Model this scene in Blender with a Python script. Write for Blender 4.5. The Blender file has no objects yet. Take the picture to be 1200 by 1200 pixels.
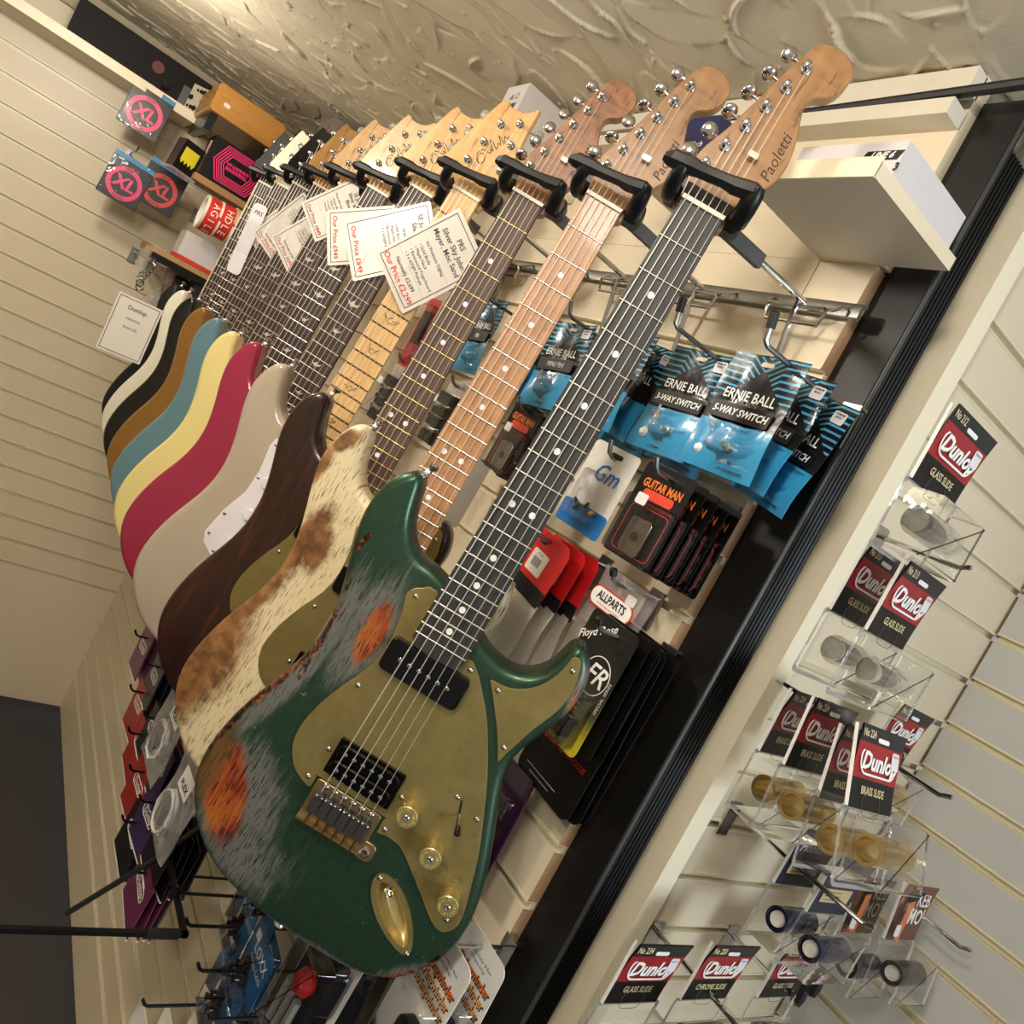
import bpy, math, random
import numpy as np
from mathutils import Vector, Matrix
random.seed(7)
S = bpy.context.scene
EYE = 1.6                                    # camera height above the floor
YAW, PITCH, ROLL, FPX = math.radians(35.858), math.radians(-3.994), math.radians(27.827), 920.0
# ------------------------------------------------------------------ camera
_f = Vector((math.sin(YAW)*math.cos(PITCH), math.cos(YAW)*math.cos(PITCH), math.sin(PITCH)))
_r = Vector((math.cos(YAW), -math.sin(YAW), 0)); _u = _r.cross(_f)
CR = _r*math.cos(ROLL) + _u*math.sin(ROLL); CU = -_r*math.sin(ROLL) + _u*math.cos(ROLL)
cd = bpy.data.cameras.new('camera'); cam = bpy.data.objects.new('camera', cd); S.collection.objects.link(cam)
cd.sensor_fit = 'HORIZONTAL'; cd.sensor_width = 36; cd.lens = 36*FPX/1200; cd.clip_start = .02
_m = Matrix((CR, CU, -_f)).transposed().to_4x4(); _m.translation = (0, 0, EYE); cam.matrix_world = _m
S.camera = cam
# ------------------------------------------------------------------ world, lights, exposure
w = bpy.data.worlds.new('world'); S.world = w; w.use_nodes = True
bg = w.node_tree.nodes['Background']; bg.inputs[0].default_value = (1.0, .95, .88, 1); bg.inputs[1].default_value = .24
S.view_settings.view_transform = 'Standard'; S.view_settings.look = 'None'
S.view_settings.exposure = 0.56; S.view_settings.gamma = 1.0; S.view_settings.use_curve_mapping = False
def area(name, loc, target, size, power, col, spread=math.pi):
    l = bpy.data.lights.new(name, 'AREA'); l.shape = 'DISK'; l.size = size; l.energy = power; l.color = col; l.spread = spread
    o = bpy.data.objects.new(name, l); S.collection.objects.link(o); o.location = loc
    o.rotation_euler = (Vector(target)-Vector(loc)).to_track_quat('-Z', 'Y').to_euler(); return o
WARM = (1.0, .91, .79)
def lamp(name, loc, power, col, r=.05):
    l = bpy.data.lights.new(name, 'POINT'); l.energy = power; l.color = col; l.shadow_soft_size = r
    o = bpy.data.objects.new(name, l); S.collection.objects.link(o); o.location = loc; return o
lamp('ceiling_and_fill_light', (-.24, 1.0, EYE+.42), 11.0, WARM)
lamp('ceiling_and_fill_light', (-.04, 1.98, EYE+.40), 5.5, WARM, .04)
lamp('ceiling_and_fill_light', (-.10, .14, EYE+.47), 8.5, (1, .93, .85), .06)
lamp('ceiling_and_fill_light', (-.75, -.10, EYE+.44), 15.0, (1, .93, .84), .07)  # added fill behind-left of camera to brighten the cream end board and frontal faces
area('shop_window', (1.25, -1.9, 1.5), (.95, .5, 1.35), .9, 26.0, (.76, .88, 1.0))

def pray(px, py): return _f + CR*((px-600)/FPX) - CU*((py-600)/FPX)
def onX(px, py, X): r = pray(px, py); return r*(X/r.x) + Vector((0, 0, EYE))
def onY(px, py, Y): r = pray(px, py); return r*(Y/r.y) + Vector((0, 0, EYE))

# ------------------------------------------------------------------ object helpers
COL = S.collection
def tag(o, label=None, cat=None, group=None, kind=None):
    if label: o['label'] = label
    if cat: o['category'] = cat
    if group: o['group'] = group
    if kind: o['kind'] = kind
    return o
def empty(name, mat4=None, parent=None):
    o = bpy.data.objects.new(name, None); COL.objects.link(o); o.empty_display_size = .02
    if parent: o.parent = parent
    if mat4 is not None: o.matrix_local = mat4 if parent else mat4
    if mat4 is not None and not parent: o.matrix_world = mat4
    return o
def link(name, me, mat, parent=None, loc=None, rot=None):
    o = bpy.data.objects.new(name, me); COL.objects.link(o)
    if parent: o.parent = parent
    if loc is not None: o.location = loc
    if rot is not None: o.rotation_euler = rot
    mats = mat if isinstance(mat, (list, tuple)) else [mat]
    if len(me.materials) < len(mats):
        for m_ in mats[len(me.materials):]: me.materials.append(m_)
    for i, m_ in enumerate(mats):
        if me.materials[i] != m_:
            o.material_slots[i].link = 'OBJECT'; o.material_slots[i].material = m_
    return o
def copy_tree(o, parent=None):
    c = o.copy(); COL.objects.link(c)
    if parent: c.parent = parent
    for ch in list(o.children): copy_tree(ch, c)
    return c
def frame(loc, facing, twist=0, swing=0, lean=0):
    """pack frame: x right, y up, z out of the front. facing 'X' = faces -X, 'Y' = faces -Y"""
    b = Matrix(((0, 0, -1), (-1, 0, 0), (0, 1, 0))) if facing == 'X' else Matrix(((1, 0, 0), (0, 0, -1), (0, 1, 0)))
    m = b @ Matrix.Rotation(swing, 3, 'Y') @ Matrix.Rotation(lean, 3, 'X') @ Matrix.Rotation(twist, 3, 'Z')
    m = m.to_4x4(); m.translation = Vector(loc); return m

class MB:
    def __init__(s): s.v = []; s.f = []; s.mi = []; s.cur = 0
    def add(s, vs, fs):
        n = len(s.v); s.v += [tuple(v) for v in vs]; s.f += [tuple(i+n for i in f) for f in fs]; s.mi += [s.cur]*len(fs); return s
    def box(s, c, d, m=None, top=None):
        x, y, z = d[0]/2, d[1]/2, d[2]/2; t = top or (1, 1)
        vs = [(-x, -y, -z), (x, -y, -z), (x, y, -z), (-x, y, -z), (-x*t[0], -y*t[1], z), (x*t[0], -y*t[1], z), (x*t[0], y*t[1], z), (-x*t[0], y*t[1], z)]
        vs = [(Vector(v) if m is None else m @ Vector(v)) + Vector(c) for v in vs]
        return s.add(vs, [(3, 2, 1, 0), (4, 5, 6, 7), (0, 1, 5, 4), (1, 2, 6, 5), (2, 3, 7, 6), (3, 0, 4, 7)])
    def tube(s, pts, r, n=8, closed=False, cap=True):
        pts = [Vector(p) for p in pts]; k = len(pts); rs = r if isinstance(r, (list, tuple)) else [r]*k
        rings = []; up = None
        for i, p in enumerate(pts):
            a = pts[(i-1) % k] if (i or closed) else p; b = pts[(i+1) % k] if (i < k-1 or closed) else p
            t = (b-a).normalized()
            if up is None: up = Vector((0, 0, 1)) if abs(t.z) < .9 else Vector((1, 0, 0))
            x = up.cross(t)
            if x.length < 1e-6: x = Vector((1, 0, 0)).cross(t)
            x.normalize(); y = t.cross(x); up = y
            rings.append([p + x*(rs[i]*math.cos(q*2*math.pi/n)) + y*(rs[i]*math.sin(q*2*math.pi/n)) for q in range(n)])
        vs = [v for r_ in rings for v in r_]; fs = []
        for i in range(k if closed else k-1):
            j = (i+1) % k
            for q in range(n): fs.append((i*n+q, i*n+(q+1) % n, j*n+(q+1) % n, j*n+q))
        if cap and not closed: fs += [tuple(range(n))[::-1], tuple((k-1)*n+q for q in range(n))]
        return s.add(vs, fs)
    def lathe(s, prof, n=16, c=(0, 0, 0), m=None, cap=True):
        """prof: (r, z) list, axis z"""
        vs = []; fs = []; k = len(prof)
        for r, z in prof:
            for q in range(n):
                v = Vector((r*math.cos(2*math.pi*q/n), r*math.sin(2*math.pi*q/n), z)); vs.append((v if m is None else m @ v)+Vector(c))
        for i in range(k-1):
            for q in range(n): fs.append((i*n+q, i*n+(q+1) % n, (i+1)*n+(q+1) % n, (i+1)*n+q))
        if cap and prof[0][0] > 1e-6: fs.append(tuple(range(n))[::-1])
        if cap and prof[-1][0] > 1e-6: fs.append(tuple((k-1)*n+q for q in range(n)))
        return s.add(vs, fs)
    def prism(s, pts, z0, z1, bevel=0):
        n = len(pts)
        if bevel:
            ins = inset(pts, bevel); lv = [(pts, z0), (pts, z1-bevel), (ins, z1)]
        else: lv = [(pts, z0), (pts, z1)]
        vs = [(p[0], p[1], z) for l, z in lv for p in l]; fs = [tuple(range(n))[::-1]]
        for i in range(len(lv)-1):
            for q in range(n): fs.append((i*n+q, i*n+(q+1) % n, (i+1)*n+(q+1) % n, (i+1)*n+q))
        fs.append(tuple((len(lv)-1)*n+q for q in range(n)))
        return s.add(vs, fs)
    def ring(s, outer, inner, z0, z1):
        n = len(outer); vs = [(p[0], p[1], z) for l, z in ((outer, z0), (outer, z1), (inner, z1), (inner, z0)) for p in l]; fs = []
        for a in range(4):
            b = (a+1) % 4
            for q in range(n): fs.append((a*n+q, a*n+(q+1) % n, b*n+(q+1) % n, b*n+q))
        return s.add(vs, fs)
    def mesh(s, name, smooth=35):
        me = bpy.data.meshes.new(name); me.from_pydata(s.v, [], s.f); 
        if any(s.mi): me.polygons.foreach_set('material_index', s.mi)
        if smooth:
            me.polygons.foreach_set('use_smooth', [True]*len(me.polygons)); me.set_sharp_from_angle(angle=math.radians(smooth))
        me.update(); return me
    def build(s, name, mat, parent=None, loc=None, rot=None, smooth=35):
        me = s.mesh(name, smooth)
        for m_ in (mat if isinstance(mat, (list, tuple)) else [mat]): me.materials.append(m_)
        return link(name, me, mat, parent, loc, rot)
def ccw(p):
    a = sum(p[i][0]*p[(i+1) % len(p)][1]-p[(i+1) % len(p)][0]*p[i][1] for i in range(len(p))); return list(p) if a > 0 else list(p)[::-1]
def inset(p, d):
    n = len(p); o = []
    for i in range(n):
        a, b, c = Vector(p[i-1]).to_2d(), Vector(p[i]).to_2d(), Vector(p[(i+1) % n]).to_2d()
        t1 = (b-a).normalized() if (b-a).length > 1e-9 else Vector((1, 0)); t2 = (c-b).normalized() if (c-b).length > 1e-9 else t1
        nn = Vector((-(t1+t2).y, (t1+t2).x)); 
        if nn.length < 1e-6: nn = Vector((-t1.y, t1.x))
        nn.normalize(); k = max(.5, nn.dot(Vector((-t1.y, t1.x))))
        q = b + nn*(d/k); o.append((q.x, q.y))
    return o
def spline(p, per=4, closed=True):
    p = np.array(p, float); n = len(p); out = []
    rng = range(n) if closed else range(n-1)
    for i in rng:
        if closed: a, b, c, d = p[(i-1) % n], p[i], p[(i+1) % n], p[(i+2) % n]
        else: a, b, c, d = p[max(i-1, 0)], p[i], p[i+1], p[min(i+2, n-1)]
        for k in range(per):
            t = k/per; out.append(tuple(.5*((2*b)+(c-a)*t+(2*a-5*b+4*c-d)*t*t+(3*b-a-3*c+d)*t**3)))
    if not closed: out.append(tuple(p[-1]))
    return out
def smooth_pts(p, it=1):
    p = np.array(p, float)
    for _ in range(it): p = .5*p+.25*np.roll(p, 1, 0)+.25*np.roll(p, -1, 0)
    return [tuple(q) for q in p]
def rrect(w, h, r, n=4, cx=0, cy=0):
    o = []
    for k, (sx, sy) in enumerate(((1, -1), (1, 1), (-1, 1), (-1, -1))):
        for i in range(n+1):
            a = -math.pi/2+k*math.pi/2+i*math.pi/2/n; o.append((cx+sx*(w/2-r)+r*math.cos(a), cy+sy*(h/2-r)+r*math.sin(a)))
    return o
def circ(r, n=20, cx=0, cy=0): return [(cx+r*math.cos(2*math.pi*i/n), cy+r*math.sin(2*math.pi*i/n)) for i in range(n)]

# ------------------------------------------------------------------ material helpers
class NT:
    def __init__(s, name):
        s.m = bpy.data.materials.new(name); s.m.use_nodes = True; s.t = s.m.node_tree; s.b = s.t.nodes['Principled BSDF']; s._c = None
    def n(s, typ, **kw):
        o = s.t.nodes.new(typ)
        for k, v in kw.items(): setattr(o, k, v)
        return o
    def put(s, sock, v):
        if hasattr(v, 'is_linked') or hasattr(v, 'links'): s.t.links.new(v, sock)
        elif v is not None:
            if isinstance(v, (tuple, list)) and len(v) == 3 and sock.type == 'RGBA': v = (*v, 1)
            sock.default_value = v
    def co(s):
        if s._c is None: s._c = s.n('ShaderNodeTexCoord').outputs['Object']
        return s._c
    def map(s, scale=(1, 1, 1), rot=(0, 0, 0), loc=(0, 0, 0)):
        o = s.n('ShaderNodeMapping'); s.put(o.inputs['Vector'], s.co()); o.inputs['Scale'].default_value = scale; o.inputs['Rotation'].default_value = rot; o.inputs['Location'].default_value = loc
        return o.outputs[0]
    def noise(s, scale=5, detail=3, vec=None, rough=.55, dist=0):
        o = s.n('ShaderNodeTexNoise'); s.put(o.inputs['Vector'], vec if vec is not None else s.co()); o.inputs['Scale'].default_value = scale; o.inputs['Detail'].default_value = detail
        o.inputs['Roughness'].default_value = rough; o.inputs['Distortion'].default_value = dist
        return o.outputs['Fac']
    def math(s, op, a, b=None, c=None, clamp=False):
        o = s.n('ShaderNodeMath', operation=op, use_clamp=clamp); s.put(o.inputs[0], a)
        if b is not None: s.put(o.inputs[1], b)
        if c is not None: s.put(o.inputs[2], c)
        return o.outputs[0]
    def mix(s, f, a, b, blend='MIX'):
        o = s.n('ShaderNodeMix', data_type='RGBA', blend_type=blend); s.put(o.inputs[0], f); s.put(o.inputs[6], a); s.put(o.inputs[7], b); return o.outputs[2]
    def ramp(s, f, stops):
        o = s.n('ShaderNodeValToRGB'); s.put(o.inputs[0], f); e = o.color_ramp.elements
        while len(e) < len(stops): e.new(.5)
        for x, (p, c) in zip(e, stops): x.position = p; x.color = (*c, 1) if len(c) == 3 else c
        return o.outputs[0]
    def step(s, v, lo, hi):
        o = s.n('ShaderNodeMapRange', interpolation_type='SMOOTHSTEP'); s.put(o.inputs[0], v); o.inputs[1].default_value = lo; o.inputs[2].default_value = hi; return o.outputs[0]
    def xyz(s):
        o = s.n('ShaderNodeSeparateXYZ'); s.put(o.inputs[0], s.co()); return o.outputs
    def ell(s, cx, cy, rx, ry, ang=0, soft=.25, nz=None, amt=.5):
        o = s.n('ShaderNodeMapping', vector_type='TEXTURE'); s.put(o.inputs['Vector'], s.co()); o.inputs['Location'].default_value = (cx, cy, 0); o.inputs['Rotation'].default_value = (0, 0, ang); o.inputs['Scale'].default_value = (rx, ry, 1e3)
        l = s.n('ShaderNodeVectorMath', operation='LENGTH'); s.t.links.new(o.outputs[0], l.inputs[0]); d = l.outputs['Value']
        if nz is not None: d = s.math('ADD', d, s.math('MULTIPLY', s.math('SUBTRACT', nz, .5), amt*2))
        return s.math('SUBTRACT', 1.0, s.step(d, 1-soft, 1+soft))
    def bump(s, h, strength=.3, dist=.002):
        o = s.n('ShaderNodeBump'); s.put(o.inputs['Height'], h); o.inputs['Strength'].default_value = strength; o.inputs['Distance'].default_value = dist
        s.t.links.new(o.outputs[0], s.b.inputs['Normal'])
    def fin(s, col=None, rough=.5, metal=0, coat=0, spec=.5):
        s.put(s.b.inputs['Base Color'], col); s.put(s.b.inputs['Roughness'], rough); s.put(s.b.inputs['Metallic'], metal); s.b.inputs['Coat Weight'].default_value = coat; s.b.inputs['Coat Roughness'].default_value = .06
        s.put(s.b.inputs['Specular IOR Level'], spec); return s.m
MATS = {}
def srgb(r, g, b):
    f = lambda c: (c/255/12.92) if c/255 <= .04045 else ((c/255+.055)/1.055)**2.4
    return (f(r), f(g), f(b))
def P(name, rgb, rough=.5, metal=0, coat=0, var=.08, scale=30, bump=0, spec=.5):
    if name in MATS: return MATS[name]
    t = NT(name); c = srgb(*rgb); nz = t.noise(scale, 3)
    a = tuple(x*(1-var) for x in c); b = tuple(min(1, x*(1+var)) for x in c)
    if bump: t.bump(t.noise(scale*8, 2), bump, .0006)
    MATS[name] = t.fin(t.mix(nz, a, b), rough, metal, coat, spec); return MATS[name]
def film(name, tint=(1, 1, 1), fac=.14, rough=.06, haze=0.0, hazecol=(.8, .8, .8), wav=.35):
    """thin clear plastic: mostly see-through, with a sheen"""
    t = NT(name); nt = t.t; tr = t.n('ShaderNodeBsdfTransparent'); tr.inputs[0].default_value = (*tint, 1)
    gl = t.n('ShaderNodeBsdfGlossy'); gl.inputs['Roughness'].default_value = rough; gl.inputs[0].default_value = (1, 1, 1, 1)
    fr = t.n('ShaderNodeFresnel'); fr.inputs[0].default_value = 1.45
    t.bump(t.noise(60, 2), wav, .002); nrm = t.b.inputs['Normal'].links[0].from_socket; nt.links.new(nrm, gl.inputs['Normal'])
    mx = t.n('ShaderNodeMixShader'); nt.links.new(t.math('ADD', t.math('MULTIPLY', fr.outputs[0], .8), fac, clamp=True), mx.inputs[0]); nt.links.new(tr.outputs[0], mx.inputs[1]); nt.links.new(gl.outputs[0], mx.inputs[2])
    res = mx
    if haze:
        df = t.n('ShaderNodeBsdfDiffuse'); df.inputs[0].default_value = (*hazecol, 1); m2 = t.n('ShaderNodeMixShader'); m2.inputs[0].default_value = haze
        nt.links.new(mx.outputs[0], m2.inputs[1]); nt.links.new(df.outputs[0], m2.inputs[2]); res = m2
    nt.links.new(res.outputs[0], nt.nodes['Material Output'].inputs[0]); MATS[name] = t.m; return t.m
def wood(name, dark, light, rough=.45, sx=90, sy=5, coat=0, fig=0, ax='Y'):
    t = NT(name); sc = (sx, sy, sx) if ax == 'Y' else (sy, sx, sx) if ax == 'X' else (sx, sx, sy)
    g = t.noise(1, 4, t.map(sc), .6, .6); c = t.ramp(g, [(.3, srgb(*dark)), (.7, srgb(*light))])
    f = t.noise(1, 2, t.map((sx*6, sy*5, sx*6) if ax == 'Y' else (sy*5, sx*6, sx*6))); c = t.mix(t.step(f, .58, .72), c, tuple(x*.55 for x in srgb(*dark)))
    if fig: c = t.mix(t.math('MULTIPLY', t.step(t.noise(1, 2, t.map((22, 60, 22)), .5, 1.5), .45, .7), fig), c, tuple(min(1, x*1.35) for x in srgb(*light)))
    MATS[name] = t.fin(c, rough, 0, coat); return t.m
# common materials
CHROME = P('chrome', (205, 205, 205), .12, 1, var=.03); STEEL = P('brushed_steel', (150, 150, 150), .3, 1)
NICKEL = P('nickel_string', (226, 220, 204), .38, .45, var=.02); BRASSM = P('polished_brass', (200, 165, 85), .2, 1)
BLACKP = P('black_plastic', (12, 12, 13), .35, spec=.35); RUBBER = P('black_rubber', (17, 17, 18), .55); BLACKG = P('gloss_black', (6, 6, 7), .08, coat=.6)
WHITE = P('white_print', (236, 234, 228), .5, var=.02); BLACKI = P('black_ink', (16, 15, 18), .55); REDI = P('red_ink', (205, 48, 44), .5)
CREAM = P('cream_laminate', (222, 208, 180), .42, var=.02, scale=3); MDF = P('raw_board_edge', (176, 140, 104), .7, var=.1, scale=60)
IVORY = P('bone', (226, 216, 190), .4); PEARL = P('pearl', (225, 225, 222), .2, var=.12, scale=300)
CLEAR = film('clear_plastic', fac=.03, wav=.35); CLEARBAG = film('clear_bag', fac=.04, rough=.12, haze=.10); FOGBAG = film('cloudy_bag', fac=.08, rough=.2, haze=.38, hazecol=(.80, .77, .72))
# ------------------------------------------------------------------ lettering
_TX = {}
def text(parent, s, x, y, size, mat, z=.0006, align='CENTER', rot=0, shear=0, bold=0, xs=1.0, name='lettering'):
    key = (s, shear, bold, align)
    if key not in _TX:
        cu = bpy.data.curves.new('lettering', 'FONT'); cu.body = s; cu.align_x = align; cu.align_y = 'CENTER'; cu.shear = shear; cu.offset = bold; cu.resolution_u = 2; cu.size = 1
        ob = bpy.data.objects.new('tmp', cu); COL.objects.link(ob); dg = bpy.context.evaluated_depsgraph_get(); dg.update()
        me = bpy.data.meshes.new_from_object(ob.evaluated_get(dg)); me.name = 'lettering'; me.materials.clear()
        bpy.data.objects.remove(ob); bpy.data.curves.remove(cu); me.materials.append(mat); _TX[key] = me
    o = link(name, _TX[key], mat, parent, (x, y, z), (0, 0, rot)); o.scale = (size*xs, size, size); return o
def plate(parent, name, pts, z0, z1, mat, bevel=0):
    return MB().prism(ccw(pts), z0, z1, bevel).build(name, mat, parent)
# =================================================================== THE SETTING
CEIL = EYE+.572; WX = .68; PITCHZ = .0745; EY = 2.80
def struct(name, mb, mat, smooth=35): o = mb.build(name, mat, None, smooth=smooth); o['kind'] = 'structure'; return o
def carpet():
    t = NT('carpet'); n = t.noise(400, 2); t.bump(n, .6, .004); return t.fin(t.mix(n, (.035, .033, .036), (.075, .07, .07)), .95)
floor = struct('floor', MB().box((.2, .7, -.02), (4.2, 4.6, .04)), carpet())
# ---- ceiling: swept plaster, every stroke modelled in the surface
def build_ceiling():
    x0, x1, y0, y1, st = -.36, .92, .30, 2.86, .0027
    nx, ny = int((x1-x0)/st), int((y1-y0)/st); xs = np.linspace(x0, x1, nx); ys = np.linspace(y0, y1, ny)
    H = np.zeros((ny, nx)); rg = np.random.RandomState(5)
    for k in range(14):
        a, b, ph = rg.uniform(-9, 9), rg.uniform(-9, 9), rg.uniform(0, 6.3); H += .0004*np.sin(xs[None, :]*a+ys[:, None]*b+ph)
    for k in range(760):
        cx, cy = rg.uniform(x0, x1), rg.uniform(y0, y1); ang = rg.normal(.25, .55)+(math.pi if rg.rand() < .5 else 0)   # sweep direction of the trowel
        L, Wd, cv = rg.uniform(.045, .125), rg.uniform(.014, .042), rg.uniform(-4.2, 4.2)
        R = L+Wd+.02; i0, i1 = np.searchsorted(xs, [cx-R, cx+R]); j0, j1 = np.searchsorted(ys, [cy-R, cy+R])
        if i1-i0 < 3 or j1-j0 < 3: continue
        X = xs[None, i0:i1]-cx; Y = ys[j0:j1, None]-cy
        u = X*math.cos(ang)+Y*math.sin(ang); v = -X*math.sin(ang)+Y*math.cos(ang); v = v-cv*u*u
        v = v+.0022*np.sin(u*rg.uniform(40, 110)+rg.uniform(0, 6))
        wd = Wd*np.sqrt(np.clip(1-(u/L)**2, 0, 1)); ins = (np.abs(v) < wd) & (np.abs(u) < L)
        lev = rg.uniform(-.0012, .0008); h = lev+.0012*(v/Wd)
        blk = H[j0:j1, i0:i1]; m = np.clip((wd-np.abs(v))/.003, 0, 1)*ins
        blk[:] = blk*(1-m)+h*m
        d = v-wd; amp = rg.uniform(.0028, .0078)*np.clip(.35+.9*np.sin(u*rg.uniform(12, 45)+rg.uniform(0, 6)), .12, 1)
        rid = amp*np.where(d > 0, np.exp(-(d/.0028)**2), np.exp(-(d/.0015)**2))*(np.abs(u) < L*.98)*np.clip((1-np.abs(u)/L)*6, 0, 1)
        np.maximum(blk, lev*.3+rid, out=blk, where=rid > .0005)
    for k in range(500):      # little crumbs of plaster
        i, j = rg.randint(1, nx-4), rg.randint(1, ny-4); H[j:j+2, i:i+1+rg.randint(1, 3)] += rg.uniform(.0008, .0022)
    V = np.stack([np.broadcast_to(xs[None, :], H.shape), np.broadcast_to(ys[:, None], H.shape), CEIL-H], -1).reshape(-1, 3)
    idx = np.arange(nx*ny).reshape(ny, nx); q = np.stack([idx[:-1, :-1], idx[1:, :-1], idx[1:, 1:], idx[:-1, 1:]], -1).reshape(-1, 4)
    me = bpy.data.meshes.new('ceiling'); me.vertices.add(len(V)); me.vertices.foreach_set('co', V.ravel())
    me.loops.add(q.size); me.loops.foreach_set('vertex_index', q.ravel()); me.polygons.add(len(q)); me.polygons.foreach_set('loop_start', np.arange(0, q.size, 4)); me.polygons.foreach_set('loop_total', np.full(len(q), 4))
    me.update(); me.validate(); me.polygons.foreach_set('use_smooth', [True]*len(q))
    t = NT('plaster'); n = t.noise(14, 4); t.bump(t.noise(260, 3), .25, .001)
    m = t.fin(t.mix(n, srgb(202, 192, 166), srgb(218, 209, 185)), .5, spec=.35)
    me.materials.append(m); o = link('ceiling', me, m); o['kind'] = 'structure'
    rim = MB().box((.2, -.65, CEIL+.02), (4.2, 1.90, .04)).box((-1.13, 1.57, CEIL+.02), (1.54, 2.56, .04)).box((1.62, 1.57, CEIL+.02), (1.40, 2.56, .04)).build('plaster_field', m, o, smooth=0)
build_ceiling()
# ---- slat walls: boards with recessed grooves, each board its own piece
INSERT = P('groove_insert', (226, 216, 186), .35, var=.02)
def slat_wall(name, facing, plane, a0, a1, zs, ztop, zbot, split=None):
    """boards between groove heights zs (groove centre). facing 'X': plane X=plane, boards run along Y from a0 to a1"""
    th, gap = .016, .0105
    def bx(mb, u0, u1, d0, d1, z0, z1):
        if facing == 'X': mb.box((plane+(d0+d1)/2, (u0+u1)/2, (z0+z1)/2), (d1-d0, u1-u0, z1-z0))
        else: mb.box(((u0+u1)/2, plane+(d0+d1)/2, (z0+z1)/2), (u1-u0, d1-d0, z1-z0))
    m = MB(); bx(m, a0, a1, th, th+.02, zbot, ztop); wall = struct(name, m, MDF, 0)
    ed = [zbot]+sorted(zs)+[ztop]
    for i in range(len(ed)-1):
        lo = ed[i]+(gap/2 if i else 0); hi = ed[i+1]-(gap/2 if i < len(ed)-2 else 0)
        segs = [(a0, a1)]
        if split and i >= len(ed)-2: segs = [(a0, split-.0006), (split+.0006, a1)]
        for s0, s1 in segs:
            m = MB(); bx(m, s0, s1, 0, th, lo, hi); me = m.mesh('slat', 0); me.materials.append(CREAM); me.materials.append(MDF)
            for p in me.polygons:
                if abs(p.normal[1 if facing == 'X' else 0]) > .9: p.material_index = 1
            link('slat', me, [CREAM, MDF], wall)
    for g in sorted(zs):
        m = MB(); bx(m, a0, a1, -.0012, .0005, g+gap/2-.001, g+gap/2+.0022); bx(m, a0, a1, 0, .0105, g+gap/2-.0014, g+gap/2-.0002); bx(m, a0, a1, .0095, .0155, g-gap/2, g+gap/2-.001)
        bx(m, a0, a1, -.0008, .006, g-gap/2-.0012, g-gap/2+.0004); m.build('groove_insert', INSERT, wall, smooth=0)
    return wall
gz = [EYE+.001+PITCHZ*k for k in range(-19, 5)]
wall_right = slat_wall('wall_right', 'X', WX, .565, EY+.02, gz, EYE+.352, .06, split=.64)
m = MB().box((WX+.011, (.56+EY)/2, (EYE+.353+CEIL)/2), (.018, EY-.56, CEIL-EYE-.353-.001)); m.build('fascia_board', CREAM, wall_right, smooth=0)
wall_back = slat_wall('wall_back', 'Y', EY, -1.9, WX+.02, [EYE+.262+PITCHZ*k for k in range(-18, 3)], CEIL-.04, .06)
# black post at the corner, ridged on its narrow side
BLK = P('black_paint', (12, 11, 10), .42, var=.25, scale=12, bump=.05)
post = struct('trim_1', MB().box((.704, .585, 1.08), (.012, .15, 2.14)).box((.775, .64, 1.08), (.130, .158, 2.14)), BLK, 0)
for k in range(8):
    MB().tube([(.7650+k*.0068, .5602, .02), (.7650+k*.0068, .5602, 2.15)], .0026, 6).build('ridge', BLK, post)
MB().tube([(.7030, .5112, .02), (.7030, .5112, 2.15)], .0034, 8).build('corner_bead', P('grey_bead_edge', (58, 58, 58), .35, var=.3, scale=40), post)  # bead coloured a lighter grey than the post
# cream end board of the accessory wall
KS = 1.10
board = struct('trim_2', MB().box((.8355, .543, 1.085), (.034, .0355, 2.13)), P('lightened_cream_paint', (240, 229, 200), .45, var=.02, scale=5), 0)  # cream lightened to make up for weak light on the board's side
FY = .486*KS; wall_front = slat_wall('wall_front', 'Y', FY, .853, 1.30, [EYE-.3315*KS-.0753*k for k in range(-10, 14)], CEIL-.03, .06)
GREYL = P('grey_laminate', (196, 197, 196), .4, var=.02, scale=3)
wall_side = slat_wall('wall_side', 'X', 1.276, -.9, .53, [EYE-.506-.0745*k for k in range(-10, 11)], CEIL-.05, .06)
for c in wall_side.children:
    if c.name.startswith('slat'): c.material_slots[0].link = 'OBJECT'; c.material_slots[0].material = GREYL
# left and rear shop walls, out of the picture but closing the room
struct('wall_left', MB().box((-1.92, .7, 1.08), (.04, 4.6, 2.16)), P('shop_wall_paint', (190, 176, 150), .6), 0)
# cable trunking and cable under the ceiling
tr = struct('trim_3', MB().box((WX-.012, 1.68, EYE+.518), (.03, 2.24, .018)).box((WX-.006, 1.68, EYE+.556), (.02, 2.24, .026)), P('white_trunking', (214, 206, 186), .4), 0)
pts = [(WX-.02, y, EYE+.538-.012*math.sin((y-.5)*2.2)) for y in np.linspace(.45, 2.7, 24)]
tag(MB().tube(pts, .0058, 8).build('cable', RUBBER), 'thick black cable running under the ceiling above the guitar wall', 'cable')
tb = struct('trim_4', MB().box((-.3, EY-.012, CEIL-.052), (1.9, .03, .022)).box((-.3, EY-.006, CEIL-.018), (1.9, .015, .03)), P('cove_trim', (170, 158, 128), .5), 0)
# ---- box shelf above the rail
sh = empty('shelf', Matrix.Translation((.602, .5625, EYE+.352))); tag(sh, 'cream box shelf high on the wall above the nearest guitar', 'shelf')
MB().box((0, 0, .007), (.156, .155, .014)).build('shelf_board', CREAM, sh, smooth=0)
MB().box((-.0785, 0, .0085), (.003, .155, .019)).build('front_lip', P('shelf_lip', (232, 220, 190), .4), sh, smooth=0)
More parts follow.
